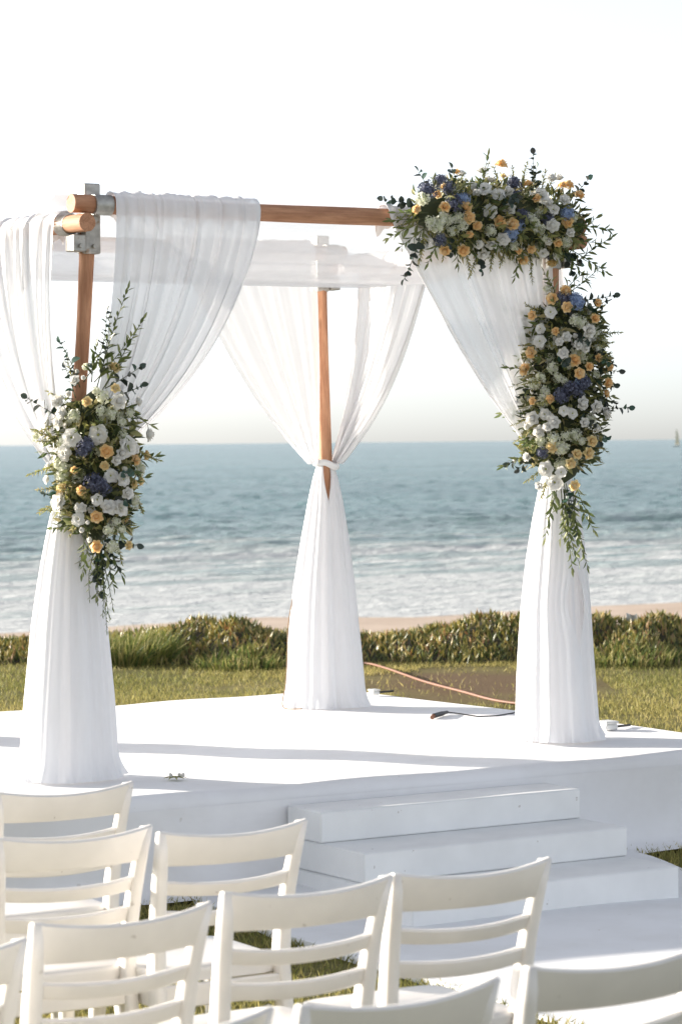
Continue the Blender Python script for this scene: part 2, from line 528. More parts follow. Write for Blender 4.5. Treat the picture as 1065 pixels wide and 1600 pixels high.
# ------------------------------------------------------------------ stage, steps, runner
STAGE_Z = .46
S_U0, S_U1, S_V0, S_V1 = 4.0, 8.27, 9.57, 13.14
def build_stage():
    st = thing("stage", "low white carpeted stage under the wedding canopy", "stage", W(6.2, 11.3, 0))
    rg = random.Random(2)
    def wr(u, v):
        return .0045 * math.sin(3.1 * u + 1.2 * v) * math.sin(2.3 * v - .7 * u + 1) + .003 * math.sin(7.3 * u - 4 * v + 2) + .006 * max(0, math.sin(.9 * v + .5 * u)) ** 6
    rim = .055
    mb = MB()
    us = np.linspace(S_U0 + rim, S_U1 - rim, 90); vs = np.linspace(S_V0 + rim, S_V1 - rim, 76)
    mb.grid([[W(u, v, STAGE_Z + wr(u, v)) for u in us] for v in vs])
    # rim and skirt follow the perimeter
    def perim():
        pts = []
        for u in us: pts.append((u, S_V0 + rim, 0, -1))
        for a in np.linspace(-90, 0, 7)[1:-1]: pts.append((S_U1 - rim, S_V0 + rim, math.cos(R(a)), math.sin(R(a))))
        for v in vs: pts.append((S_U1 - rim, v, 1, 0))
        for a in np.linspace(0, 90, 7)[1:-1]: pts.append((S_U1 - rim, S_V1 - rim, math.cos(R(a)), math.sin(R(a))))
        for u in us[::-1]: pts.append((u, S_V1 - rim, 0, 1))
        for a in np.linspace(90, 180, 7)[1:-1]: pts.append((S_U0 + rim, S_V1 - rim, math.cos(R(a)), math.sin(R(a))))
        for v in vs[::-1]: pts.append((S_U0 + rim, v, -1, 0))
        for a in np.linspace(180, 270, 7)[1:-1]: pts.append((S_U0 + rim, S_V0 + rim, math.cos(R(a)), math.sin(R(a))))
        return pts
    P = perim()
    rows = []
    for a in (0, 18, 36, 54, 72, 90):
        rows.append([W(u + nu * rim * math.sin(R(a)), v + nv * rim * math.sin(R(a)), STAGE_Z + wr(u, v) * math.cos(R(a)) - rim * (1 - math.cos(R(a)))) for (u, v, nu, nv) in P])
    mb.grid(rows, wrap=True)
    put(mb.build("deck_cover", M['deck']), st)
    sk = MB()
    rows = []
    prof = [(STAGE_Z - rim + .004, .006), (.33, .004), (.25, .007), (.17, .012), (.12, .022), (.092, .045), (.078, .085), (.072, .14)]
    for k, (z, o) in enumerate(prof):
        f = k / (len(prof) - 1)
        row = []
        for (u, v, nu, nv) in P:
            s = u * 1.0 + v * .9
            w = (math.sin(s * 5.1 + z * 6) * .4 + math.sin(s * 11.3 + 1) * .35 + math.sin(s * 2.1 + z * 9) * .6) * .006 * (.3 + f) + .05 * f * f * math.sin(s * 1.3) * o * 4
            d = rim + o + w
            row.append(W(u + nu * d, v + nv * d, z + .004 * math.sin(s * 9) * f))
        rows.append(row)
    sk.grid(rows, wrap=True)
    put(sk.build("skirt", M['deck']), st)
build_stage()

def build_steps():
    st = thing("steps", "white painted three-step wooden stairs up to the stage front", "stairs", W(6.33, 9.1, 0))
    for (v0, v1, z1) in ((9.297, 9.548, .386), (8.987, 9.56, .263), (8.66, 9.56, .145)):
        z0 = {.386: .2645, .263: .1465, .145: .0}[z1]
        mb = MB()
        mb.box((5.70, v0, z0), (6.955, v1, z1), bev=.006, M=Matrix.Rotation(TH, 4, 'Z'))
        put(mb.build("step", M['step'], edge=40), st)
build_steps()

def build_runner():
    mb = MB()
    us = np.linspace(5.22, 7.33, 40); vs = np.linspace(3.0, 9.46, 90)
    rows = []
    for v in vs:
        row = []
        for u in us:
            p = W(u, v)
            z = float(lawn_z(p.x, p.y)) + .022 + .005 * math.sin(u * 4 + v * 2.2) + .004 * math.sin(v * 6.1 + u) 
            row.append((p.x, p.y, z))
        rows.append(row)
    # turned-down edge
    left = [[(r[0][0], r[0][1], r[0][2] - .03) for r in rows], [r[0] for r in rows]]
    right = [[r[-1] for r in rows], [(r[-1][0], r[-1][1], r[-1][2] - .03) for r in rows]]
    mb.grid(rows); mb.grid(left); mb.grid(right)
    o = mb.build("carpet_runner", M['runner'])
    tag(o, "white carpet runner leading to the foot of the white steps", "carpet")
build_runner()

# ------------------------------------------------------------------ canopy frame
DECK = STAGE_Z + .004
PU0, PU1, PV0, PV1 = 5.11, 7.59, 10.30, 12.295
ZF, ZS = 2.790, 2.714          # axis of the upper (front, back) and the lower (side) beams
RB = .037
POSTS = {'fl': (PU0, PV0), 'fr': (PU1, PV0), 'br': (PU1, PV1), 'bl': (PU0, PV1)}
LEAN = {'fl': (.112, 0), 'fr': (-.02, .0), 'br': (-.02, 0), 'bl': (0, 0)}
def post_axis(k, z):
    u, v = POSTS[k]
    t = (z - DECK) / (ZF - DECK)
    p = W(u, v)
    p.x += LEAN[k][0] * t ** 1.6 + .006 * math.sin(z * 4 + u); p.y += LEAN[k][1] * t
    p.z = z
    return p

def build_frame():
    fr = thing("canopy_frame", "varnished log frame of the wedding canopy with metal corner brackets", "canopy", W(6.45, 11.5, DECK))
    for i, k in enumerate(POSTS):
        mb = MB()
        zs = np.linspace(DECK, ZF + .02, 26)
        mb.tube([post_axis(k, z) for z in zs], [(.033 if k == 'fl' else .038) + .002 * math.sin(z * 5 + i) - .003 * (z - DECK) / 2.4 for z in zs], 16, seed=i, noise=.012)
        o = mb.build("post", M['wood'], edge=60)
        put(o, fr)
    def beam(a, b, r, seed):
        L = (b - a).length
        mb = MB()
        n = 22
        d = (b - a).normalized()
        side = Vector((-d.y, d.x, 0))
        rg = random.Random(seed)
        pts = [Vector((0, 0, L * i / n)) + Vector((math.sin(i * .5 + seed) * .004, math.sin(i * .37 + seed * 2) * .003, 0)) for i in range(n + 1)]
        mb.tube(pts, [r * (1 + .03 * math.sin(i * .6 + seed)) for i in range(n + 1)], 18, noise=.01, seed=seed)
        o = mb.build("beam", M['wood'], edge=60)
        o.location = a
        o.rotation_euler = d.to_track_quat('Z', 'Y').to_euler()
        put(o, fr)
    t = {k: post_axis(k, ZF) for k in POSTS}
    ob = .072
    def up(p, z): return Vector((p.x, p.y, z))
    beam(up(t['fl'] - V * ob - U * .115, ZF), up(t['fr'] - V * ob + U * .12, ZF), RB, 1)
    beam(up(t['bl'] - V * ob - U * .12, ZF), up(t['br'] - V * ob + U * .10, ZF), RB, 2)
    beam(up(t['fl'] - U * ob - V * .13, ZS), up(t['bl'] - U * ob + V * .12, ZS), RB, 3)
    beam(up(t['fr'] + U * ob - V * .13, ZS), up(t['br'] + U * ob + V * .12, ZS), RB, 4)
    for k in POSTS:
        p = t[k]
        su = -1 if k in ('fl', 'bl') else 1
        rot = Matrix.Rotation(TH, 4, 'Z')
        br = MB()
        # square sleeve over the post head
        br.box((-.036, -.036, ZS - .120), (.036, .036, ZF + .090), bev=.005, M=Matrix.Translation((p.x, p.y, 0)) @ rot)
        o = br.build("bracket", M['steel'], edge=35); put(o, fr)
        # ring sleeve round the upper beam and flange under the lower one
        c = up(p - V * ob, ZF)
        mb = MB()
        mb.tube([c - U * .018, c + U * .060], RB + .005, 20)
        s = mb.build("sleeve", M['steel'], edge=40); put(s, fr)
        c2 = up(p + U * ob * su, ZS)
        mb = MB()
        mb.tube([c2 + V * .02, c2 + V * .10], RB + .005, 20)
        s = mb.build("sleeve", M['steel'], edge=40); put(s, fr)
        mb = MB()
        lo, hi = (su * .038, su * .038 + su * .055)
        mb.box((min(lo, hi), -.05, ZS - .112), (max(lo, hi), .030, ZS - .044), bev=.004, M=Matrix.Translation((p.x, p.y, 0)) @ rot)
        s = mb.build("flange", M['steel'], edge=35); put(s, fr)
        for (a, b) in ((p + U * su * .066 - V * .045, -V), (p + U * .0 - V * .034, -V)):
            mb = MB()
            q = Vector((a.x, a.y, ZS - .09))
            mb.tube([q, q + b * .022], .009, 6)
            s = mb.build("bolt", M['steel'], smooth_=False); put(s, fr)
build_frame()

# ------------------------------------------------------------------ cloth
def fold_fn(seed, n):
    rg = random.Random(seed)
    terms = [(n * rg.uniform(.8, 1.2), rg.uniform(0, 6.28), 1.0), (n * rg.uniform(1.6, 2.1), rg.uniform(0, 6.28), .5),
             (n * rg.uniform(.35, .5), rg.uniform(0, 6.28), .8), (n * rg.uniform(3, 4), rg.uniform(0, 6.28), .22)]
    def f(s, t=0.0):
        x = 0
        for i, (k, p, a) in enumerate(terms):
            x += a * math.sin(2 * math.pi * k * s + p + t * (1.5 if i % 2 else -1.1))
        return x / 2.0
    return f

def ridge_fn(seed):
    """Creased cloth: narrow ridges with softer valleys, uneven spacing."""
    rg = random.Random(seed)
    terms = [(rg.choice((4, 5, 6)), rg.uniform(0, 6.28), .7), (rg.choice((7, 8, 9)), rg.uniform(0, 6.28), .8), (rg.choice((13, 15, 17)), rg.uniform(0, 6.28), .5), (rg.choice((23, 27, 31)), rg.uniform(0, 6.28), .28)]
    def f(s, t=0.0):
        x = 0
        for i, (k, p, a) in enumerate(terms):
            q = math.sin(math.pi * k * s + p + t * (.5 if i % 2 else -.35) + .35 * math.sin(2 * math.pi * s * 2 + p))
            x += a * (.64 - abs(q)) * 1.6
        return x
    return f

def panel(name, a, b, n, gather, gw, seed, root, power=1.3, folds=8, amp=.020, mat='sheer', zflat=0.0, back=.05, opening=0.0):
    """Curtain thrown over a beam (axis a to b) and drawn in to a gather point on a post.
    s = 0 is the edge next to the post, s = 1 the free edge."""
    f = fold_fn(seed, folds)
    NS, NT = 110, 46
    hem = 3
    rows = []
    g_dir = (b - a).normalized()
    def col(s, t_row, kind, off=0.0):
        ax = a.lerp(b, s)
        # uneven edge positions on the beam
        ax = ax + g_dir * .012 * f(s * .7 + .3)
        rr = RB + .011 + .006 * (1 + f(s, .4)) + .0035 * (1 + f(s * 2.7 + .2, 1.0)) + off
        if kind == 'back':
            return ax - n * rr + Z * (-t_row)
        if kind == 'wrap':
            ph = math.pi * (1 - t_row)
            return ax + n * (rr * math.cos(ph)) + Z * (rr * math.sin(ph))
        t = t_row
        top = ax + n * rr
        G = gather + g_dir * (gw * (s - .35)) + n * (.018 * f(s * .8, 2.0))
        e = t ** power
        e = e * (1 - .10 * s * math.sin(math.pi * t))
        p = Vector((top.x + (G.x - top.x) * e, top.y + (G.y - top.y) * e, top.z + (G.z - top.z) * t))
        env = (.25 + 1.15 * t) * (1 - .45 * t * t)
        w = f(s, t * .7) * amp * env
        p += n * w + g_dir * (f(s + .13, t * .6) * amp * .45 * env)
        p += n * (.03 * math.sin(math.pi * t))
        # the free edge billows a little
        p.z -= .03 * s * math.sin(math.pi * t)
        return p
    ss = list(np.linspace(0, 1, NS)) + [1 - .018 * (k + 1) / hem for k in range(hem)]
    offs = [0.0] * NS + [-.003] * hem
    for t in np.linspace(back, 0, 4)[:-1]: rows.append([col(s, t * (1 + .6 * f(s)), 'back', o) for s, o in zip(ss, offs)])
    for t in np.linspace(0, 1, 9)[:-1]: rows.append([col(s, t, 'wrap', o) for s, o in zip(ss, offs)])
    for t in np.linspace(0, 1, NT): rows.append([col(s, t, 'front', o) for s, o in zip(ss, offs)])
    mb = MB(); mb.grid(rows)
    return put(mb.build(name, M[mat]), root)

def skirt(k, z_top, prof, seed, root, gap=None, dx=(0, 0), layers=((1.0, 0),)):
    for li, (sc, sd) in enumerate(layers):
        f = ridge_fn(seed + sd)
        g = fold_fn(seed + sd + 50, 3)
        rows = []
        NA, NT = 220, 54
        for t in np.linspace(0, 1, NT):
            z = z_top + (DECK + .006 - z_top) * t
            base = post_axis(k, max(z, DECK))
            c = Vector((base.x + dx[0] * t, base.y + dx[1] * t, 0))
            r0 = np.interp(t, [p[0] for p in prof], [p[1] for p in prof]) * sc
            row = []
            ga, gh = (0, 0) if gap is None else (gap[0], gap[1](t) if li == 0 or len(gap) > 2 else 0.0)
            for j in range(NA + 1):
                x = j / NA
                a = ga - .05 + x * (2 * math.pi + .10)
                a += gh * (math.exp(-x * 2 * math.pi / .45) - math.exp(-(1 - x) * 2 * math.pi / .45))
                fo = f(x, t * .5) * (1 - x) + f(x - 1, t * .5) * x
                lo = g(x, t) * (1 - x) + g(x - 1, t) * x
                fade = 1 - .35 * t ** 3
                r = r0 * (1 + .046 * fo * fade + .07 * lo) + .006 * t * (x - .5)
                # loose hem spreading on the floor
                r += (.020 * fo + .012) * max(0, (t - .92) / .08) ** 2 * sc
                row.append(Vector((c.x + r * math.cos(a), c.y + r * math.sin(a), z + .004 * fo * (t > .9))))
            rows.append(row)
        mb = MB(); mb.grid(rows)
        o = mb.build("skirt", M['skirt']); put(o, root)

def tie(k, z, root, r=.056):
    mb = MB()
    pts = []
    for i in range(25):
        a = 2 * math.pi * i / 24
        c = post_axis(k, z)
        pts.append((c.x + r * math.cos(a), c.y + r * math.sin(a), z + .006 * math.sin(a * 3) - .012 * math.cos(a)))
    mb.tube(pts, .017, 8, caps=False)
    put(mb.build("tie", M['tie']), root)

TZ = 1.71
def beam_pt(k, side, s):
    a, b, off, z = {'front': ('fl', 'fr', -V, ZF), 'back': ('bl', 'br', -V, ZF), 'left': ('fl', 'bl', -U, ZS), 'right': ('fr', 'br', U, ZS)}[side]
    a, b = post_axis(a, ZF), post_axis(b, ZF)
    q = post_axis(k, ZF) + (b - a).normalized() * s + off * .072
    return Vector((q.x, q.y, z))

PROF = [(0, .040), (.06, .062), (.15, .086), (.30, .117), (.5, .153), (.75, .184), (.93, .200), (1, .212)]
def build_drapes():
    # front post on the aisle side
    d = thing("tied_drape", "white voile drape on the post with the mid-height flower spray", "drape", post_axis('fl', DECK), 0, "tied canopy drapes")
    g = post_axis('fl', TZ)
    panel("curtain", beam_pt('fl', 'front', .065), beam_pt('fl', 'front', .745), -V, g - V * .06 + U * .02, .05, 11, d, 1.5, 10, .028)
    panel("curtain", beam_pt('fl', 'left', .06), beam_pt('fl', 'left', .92), -U, g - U * .06 - V * .02, .05, 12, d, 1.35, 10, .026)
    skirt('fl', TZ, PROF, 13, d, dx=(-.0, 0), layers=((1.0, 0), (.84, 3)))
    tie('fl', TZ, d)
    # front post with the tall garland
    d = thing("tied_drape", "white voile drape below the long hanging flower garland", "drape", post_axis('fr', DECK), 0, "tied canopy drapes")
    g = post_axis('fr', TZ)
    panel("curtain", beam_pt('fr', 'front', -.10), beam_pt('fr', 'front', -.97), -V, g - V * .03 - U * .06, .05, 21, d, 1.12, 9, .026)
    panel("curtain", beam_pt('fr', 'right', .10), beam_pt('fr', 'right', .85), U, g + U * .05 + V * .03, .05, 22, d, 1.3, 8, .022)
    slit = lambda t: max(0.0, .36 * math.exp(-((t - .50) / .12) ** 2) - .012)
    skirt('fr', TZ, [(0, .05), (.08, .080), (.2, .110), (.35, .138), (.55, .162), (.8, .182), (.93, .190), (1, .202)], 23, d, gap=(R(-62), slit), layers=((1.0, 0), (.80, 4)))
    tie('fr', TZ, d)
    # back post in the middle of the picture
    d = thing("tied_drape", "white voile drape on the bare central post facing the sea", "drape", post_axis('br', DECK), 0, "tied canopy drapes")
    g = post_axis('br', TZ)
    panel("curtain", beam_pt('br', 'back', -.115), beam_pt('br', 'back', -.92), -V, g - U * .075 - V * .02, .05, 31, d, 1.15, 6, .022)
    panel("curtain", beam_pt('br', 'right', -.16), beam_pt('br', 'right', -.84), U, g + U * .06 - V * .0, .05, 32, d, 1.1, 9, .024)
    opening = lambda t: max(0.0, .62 * (1 - t / .17)) if t < .17 else 0.0
    skirt('br', TZ, PROF, 33, d, gap=(R(-80), opening, 'both'), layers=((1.0, 0), (.84, 0)))
    tie('br', TZ, d)
    # back post out past the picture edge
    d = thing("tied_drape", "white voile drape at the picture edge, mostly out of frame", "drape", post_axis('bl', DECK), 0, "tied canopy drapes")
    g = post_axis('bl', TZ)
    panel("curtain", beam_pt('bl', 'back', .10), beam_pt('bl', 'back', .85), -V, g + U * .05 - V * .04, .05, 41, d, 1.2, 7, .022)
    panel("curtain", beam_pt('bl', 'left', -.10), beam_pt('bl', 'left', -.90), -U, g - U * .05 - V * .04, .05, 42, d, 1.2, 8, .024)
    skirt('bl', TZ, PROF, 43, d, layers=((1.0, 0), (.84, 3)))
    tie('bl', TZ, d)
build_drapes()

def build_roof():
    NU, NV = 90, 110
    f = fold_fn(77, 6)
    rows = []
    a = post_axis('fl', ZF)
    for j in range(NV + 1):
        y = j / NV
        row = []
        for i in range(NU + 1):
            x = i / NU
            u = PU0 - .06 + (PU1 - PU0 + .12) * x
            v = PV0 - .06 + (PV1 - PV0) * y
            side = 1 - abs(2 * x - 1) ** 12
            sag = .27 * (1 - abs(2 * y - 1) ** 2.4) * (.30 + .70 * side) 
            z = ZF + RB + .006 - sag - .05 * (1 - side) * (1 - abs(2 * y - 1) ** 8)
            z += .011 * f(y * 1.6, x * .3) * (1 - abs(2 * y - 1) ** 6)
            row.append(W(u, v, z))
        rows.append(row)
    mb = MB(); mb.grid(rows)
    o = mb.build("roof_cloth", M['roof_voile'])
    tag(o, "sheer white cloth sagging across the top of the canopy frame", "cloth")
build_roof()

# ------------------------------------------------------------------ chairs
def chair_meshes():
    ms = {}
    def post_mesh(sx):
        mb = MB()
        rows = []
        for z, y, x, wy, wx in ((0, -.275, .195, .034, .030), (.12, -.245, .192, .040, .032), (.30, -.200, .188, .052, .034), (.43, -.182, .186, .056, .034),
                                (.52, -.188, .188, .050, .034), (.64, -.212, .194, .042, .033), (.74, -.240, .201, .036, .032), (.818, -.264, .207, .030, .030)):
            hx, hy = wx / 2, wy / 2
            b = .006
            sec = [(-hx + b, -hy), (hx - b, -hy), (hx, -hy + b), (hx, hy - b), (hx - b, hy), (-hx + b, hy), (-hx, hy - b), (-hx, -hy + b)]
            rows.append([(sx * x + p[0], y + p[1], z) for p in sec])
        mb.grid(rows, wrap=True)
        n = len(rows)
        mb.f.append(tuple(range(8))[::-1]); mb.m.append(0)
        mb.f.append(tuple((n - 1) * 8 + i for i in range(8))); mb.m.append(0)
        return mb.mesh("back_post", M['chair'])
    for sx in (-1, 1):
        ms['post', sx] = post_mesh(sx)
    def ypost(z): return float(np.interp(z, [.43, .52, .64, .74, .818], [-.182, -.188, -.212, -.240, -.264]))
    def xpost(z): return float(np.interp(z, [.43, .52, .64, .74, .818], [.186, .188, .194, .201, .207]))
    def rail(z0, z1, dip0, dip1, thick, bulge, over):
        mb = MB(); rows = []
        for i in range(17):
            q = -1 + 2 * i / 16
            c = 1 - q * q
            zb, zt = z0 - dip0 * c, z1 - dip1 * c
            yb, yt = ypost(z0) - bulge * c, ypost(z1) - bulge * c
            xb, xt = q * (xpost(z0) - .012 + over), q * (xpost(z1) - .012 + over)
            b = .005; h = thick / 2
            sec = [(xb, yb - h, zb + b), (xt, yt - h, zt - b), (xt, yt - h + b, zt), (xt, yt + h - b, zt), (xt, yt + h, zt - b), (xb, yb + h, zb + b), (xb, yb + h - b, zb), (xb, yb - h + b, zb)]
            rows.append(sec)
        mb.grid(rows, wrap=True)
        for e in (0, 16):
            fc = tuple(e * 8 + i for i in range(8))
            mb.f.append(fc[::-1] if e == 0 else fc); mb.m.append(0)
        me = mb.mesh("rail", M['chair']); me.set_sharp_from_angle(angle=R(50)); return me
    ms['top'] = rail(.728, .822, .004, .020, .021, .030, .024)
    ms['rail1'] = rail(.648, .686, .010, .012, .020, .026, 0)
    ms['rail2'] = rail(.566, .606, .010, .010, .020, .022, 0)
    mb = MB()   # seat, slightly dished
    rows = []
    prof = [(.405, 0), (.408, .97), (.436, 1.0), (.444, .985), (.447, .95), (.443, .6), (.441, .0)]
    for z, k in prof:
        row = []
        for i in range(40):
            a = 2 * math.pi * i / 40
            ca, sa = math.cos(a), math.sin(a)
            e = .28
            x = math.copysign(abs(ca) ** e, ca) * (.205 + .012 * sa) * k
            y = math.copysign(abs(sa) ** e, sa) * .205 * k + .015
            row.append((x, y, z))
        rows.append(row)
    mb.grid(rows, wrap=True)
    ms['seat'] = mb.mesh("seat", M['seat']); ms['seat'].set_sharp_from_angle(angle=R(60))
    for sx in (-1, 1):
        mb = MB(); rows = []
        for z, w, y, x in ((0, .028, .205, .190), (.25, .036, .190, .180), (.40, .046, .180, .172)):
            h = w / 2; b = .005
            sec = [(-h + b, -h), (h - b, -h), (h, -h + b), (h, h - b), (h - b, h), (-h + b, h), (-h, h - b), (-h, -h + b)]
            rows.append([(sx * x + p[0], y + p[1], z) for p in sec])
        mb.grid(rows, wrap=True)
        mb.f.append(tuple(range(8))[::-1]); mb.m.append(0)
        ms['leg', sx] = mb.mesh("leg", M['chair'])
        mb = MB(); mb.box((sx * .178 - .011, -.16, .345), (sx * .178 + .011, .162, .4055), bev=.004)
        ms['side', sx] = mb.mesh("side_apron", M['chair'], False)
        mb = MB(); mb.box((sx * .186 - .009, -.21, .175), (sx * .186 + .009, .185, .205), bev=.004)
        ms['str', sx] = mb.mesh("stretcher", M['chair'], False)
    mb = MB(); mb.box((-.155, .172, .345), (.155, .194, .4055), bev=.004); ms['front'] = mb.mesh("front_apron", M['chair'], False)
    mb = MB(); mb.box((-.172, -.205, .345), (.172, -.183, .4055), bev=.004); ms['back'] = mb.mesh("rear_apron", M['chair'], False)
    return ms
CH = chair_meshes()
def make_chair(label, x, y, rz):
    t = thing("chair", label, "chair", (x, y, float(lawn_z(x, y))), rz, "white ladder-back chairs in rows")
    for sx in (-1, 1):
        link("back_post", CH['post', sx], t); link("leg", CH['leg', sx], t)
        link("side_apron", CH['side', sx], t); link("stretcher", CH['str', sx], t)
    link("top_rail", CH['top'], t); link("back_rail", CH['rail1'], t); link("back_rail", CH['rail2'], t)
    link("seat", CH['seat'], t); link("front_apron", CH['front'], t); link("rear_apron", CH['back'], t)
    return t

# back-rest ends (right upper corner) on the ground plan, and how far each chair is turned
for label, rx, ry, deg in (
    ("white chair highest up at the picture's left edge, nearest the stage", -.625, 8.27, 31),
    ("white chair second down at the left edge, overlapping the chair before it", -.509, 7.36, 30),
    ("white chair whose back stands out alone before the stage skirt", -.105, 7.47, 31),
    ("white chair of which only a back corner shows at the left edge", -.655, 5.74, 33),
    ("white chair with its back tilted highest to the right, low at the left", -.296, 6.13, 35),
    ("white chair in the middle of the picture, beside the carpet runner's edge", .103, 6.45, 31),
    ("white chair in front of the lowest white step", .484, 6.69, 31),
    ("white chair with only one back corner showing at the bottom edge", -.135, 4.975, 33),
    ("white chair with its curved top rail cut by the bottom edge, centre", .278, 5.21, 34),
    ("white chair in the bottom right corner, cut by the frame", .705, 5.52, 33)):
    a = R(deg)
    ex = Vector((math.cos(a), math.sin(a), 0)); ey = Vector((-math.sin(a), math.cos(a), 0))
    c = Vector((rx, ry, 0)) - ex * .215 - ey * (-.268)
    make_chair(label, c.x, c.y, a)

# ------------------------------------------------------------------ flowers and leaves (unit meshes, axis +Z)
def petal_patch(mb, M4, w, h, cup, curl, nu=4, nv=4, mat=0, ruffle=0.0, rg=random):
    rows = []
    ph = rg.uniform(0, 6)
    for j in range(nv + 1):
        t = j / nv
        wid = w * (math.sin(math.pi * (.12 + .80 * t)) ** .7)
        row = []
        for i in range(nu + 1):
            q = -1 + 2 * i / nu
            x = q * wid
            y = cup * (q * q) * wid - curl * t * t * t * (1 + .2 * q * q) + cup * .6 * math.sin(math.pi * t * .6) * 0
            y += ruffle * math.sin(q * 5 + ph) * t * t
            z = h * t * (1 - .10 * q * q * t)
            row.append(M4 @ Vector((x, y, z)))
        rows.append(row)
    mb.grid(rows, mat)

def make_rose(seed, mats, open_=1.0):
    rg = random.Random(seed)
    mb = MB()
    # (count, base radius, lean outwards, height, width, curl)
    for n, r, lean, h, w, curl, z0 in ((3, .06, -6, .62, .22, -.02, .22), (4, .13, 6, .64, .28, .02, .17), (5, .20, 20, .64, .34, .08, .10), (6, .24, 40 * open_, .62, .40, .15, .04), (6, .24, 64 * open_, .58, .42, .18, 0.0)):
        o = rg.uniform(0, 6.28)
        for k in range(n):
            a = o + 2 * math.pi * k / n + rg.uniform(-.15, .15)
            T = Matrix.Rotation(a, 4, 'Z') @ Matrix.Translation((0, -r, z0)) @ Matrix.Rotation(R(lean + rg.uniform(-6, 6)), 4, 'X')
            petal_patch(mb, T, w, h * rg.uniform(.92, 1.06), .55, curl * rg.uniform(.7, 1.3), rg=rg)
    rows = []
    for j in range(6):
        t = j / 5
        rr = .30 * math.sin(math.pi * (.18 + .72 * t)) ** .8
        rows.append([(rr * math.cos(2 * math.pi * i / 9 + t * 1.5) * (1 + .10 * (i % 2)), rr * math.sin(2 * math.pi * i / 9 + t * 1.5) * (1 + .10 * (i % 2)), .12 + .62 * t) for i in range(9)])
    mb.grid(rows, 0, wrap=True)
    o = len(mb.v); mb.v.append((0, 0, .70)); k = o - 9
    for i in range(9): mb.f.append((k + i, k + (i + 1) % 9, o)); mb.m.append(0)
    mb.v = [(x, y, z - .25) for x, y, z in mb.v]
    return mb.mesh("rose", mats)

def make_lisianthus(seed, mats):
    rg = random.Random(seed)
    mb = MB()
    for n, r, lean, h, w, curl, z0 in ((5, .07, 26, .52, .30, .10, .06), (6, .08, 52, .66, .42, .16, .03), (6, .08, 74, .72, .46, .14, 0.0)):
        o = rg.uniform(0, 6.28)
        for k in range(n):
            a = o + 2 * math.pi * k / n + rg.uniform(-.2, .2)
            T = Matrix.Rotation(a, 4, 'Z') @ Matrix.Translation((0, -r, z0)) @ Matrix.Rotation(R(lean + rg.uniform(-8, 8)), 4, 'X')
            petal_patch(mb, T, w, h * rg.uniform(.9, 1.08), .35, curl, ruffle=.06, rg=rg)
    mb.tube([(0, 0, -.05), (0, 0, .12), (0, 0, .24)], [.07, .10, .02], 7, mat=1)
    mb.v = [(x, y, z - .08) for x, y, z in mb.v]
    return mb.mesh("lisianthus", mats)

def make_bud(seed, mats):
    rg = random.Random(seed)
    mb = MB()
    for n, r, lean, h, w, curl, z0 in ((4, .12, -8, .8, .36, -.10, .1), (5, .20, 4, .78, .42, -.05, .02)):
        o = rg.uniform(0, 6.28)
        for k in range(n):
            a = o + 2 * math.pi * k / n
            T = Matrix.Rotation(a, 4, 'Z') @ Matrix.Translation((0, -r, z0)) @ Matrix.Rotation(R(lean + rg.uniform(-5, 5)), 4, 'X')
            petal_patch(mb, T, w, h * rg.uniform(.9, 1.05), .6, curl, rg=rg)
    mb.v = [(x, y, z - .35) for x, y, z in mb.v]
    return mb.mesh("bud", mats)

def floret(mb, c, nrm, r, rg, mat=0, n=4):
    q = Vector(nrm).to_track_quat('Z', 'Y')
    o = rg.uniform(0, 6.28)
    for k in range(n):
        a = o + 2 * math.pi * k / n
        d1 = Vector((math.cos(a - .55), math.sin(a - .55), .15)); d2 = Vector((math.cos(a), math.sin(a), .28)) * 1.25; d3 = Vector((math.cos(a + .55), math.sin(a + .55), .15))
        mb.add([c, c + q @ (d1 * r), c + q @ (d2 * r), c + q @ (d3 * r)], [(0, 1, 2, 3)], mat)

def make_cluster(seed, mats, n=46, fr=.26, flat=.7):
    rg = random.Random(seed)
    mb = MB()
    rows = []
    for j in range(6):
        t = math.pi * (j + .3) / 6
        rows.append([Vector((math.sin(t) * math.cos(i * .785), math.sin(t) * math.sin(i * .785), math.cos(t) * flat)) * (.72 * rg.uniform(.85, 1.1)) for i in range(8)])
    mb.grid(rows, 0, wrap=True)
    for k in range(n):
        z = 1 - 1.5 * (k + .5) / n
        a = k * 2.39996
        rr = math.sqrt(max(0, 1 - z * z))
        d = Vector((rr * math.cos(a), rr * math.sin(a), z))
        d = (d + Vector((rg.uniform(-.25, .25), rg.uniform(-.25, .25), rg.uniform(-.25, .25)))).normalized()
        c = Vector((d.x, d.y, d.z * flat)) * rg.uniform(.72, 1.18)
        floret(mb, c, (d + Vector((rg.uniform(-.4, .4), rg.uniform(-.4, .4), rg.uniform(-.3, .4)))).normalized(), fr * rg.uniform(.8, 1.2), rg)
    return mb.mesh("cluster", mats)

def leaf(mb, base, d, nrm, L, w, mat=0, bend=.15, kind='lance'):
    d = Vector(d).normalized()
    s = d.cross(Vector(nrm))
    if s.length < 1e-3: s = d.orthogonal()
    s.normalize(); n = s.cross(d)
    base = Vector(base)
    prof = {'lance': ((0, 0), (.18, .62), (.42, 1.0), (.72, .66), (1, 0)), 'round': ((0, .12), (.22, .85), (.5, 1.06), (.8, .80), (1, .1))}[kind]
    vs = []
    for t, q in prof:
        c = base + d * (L * t) - n * (bend * L * t * t)
        up = n * (.22 * w * q)
        vs += [c - s * (w * .5 * q) + up, c, c + s * (w * .5 * q) + up]
    fs = []
    for i in range(len(prof) - 1):
        a = i * 3
        fs += [(a, a + 1, a + 4, a + 3), (a + 1, a + 2, a + 5, a + 4)]
    mb.add(vs, fs, mat)

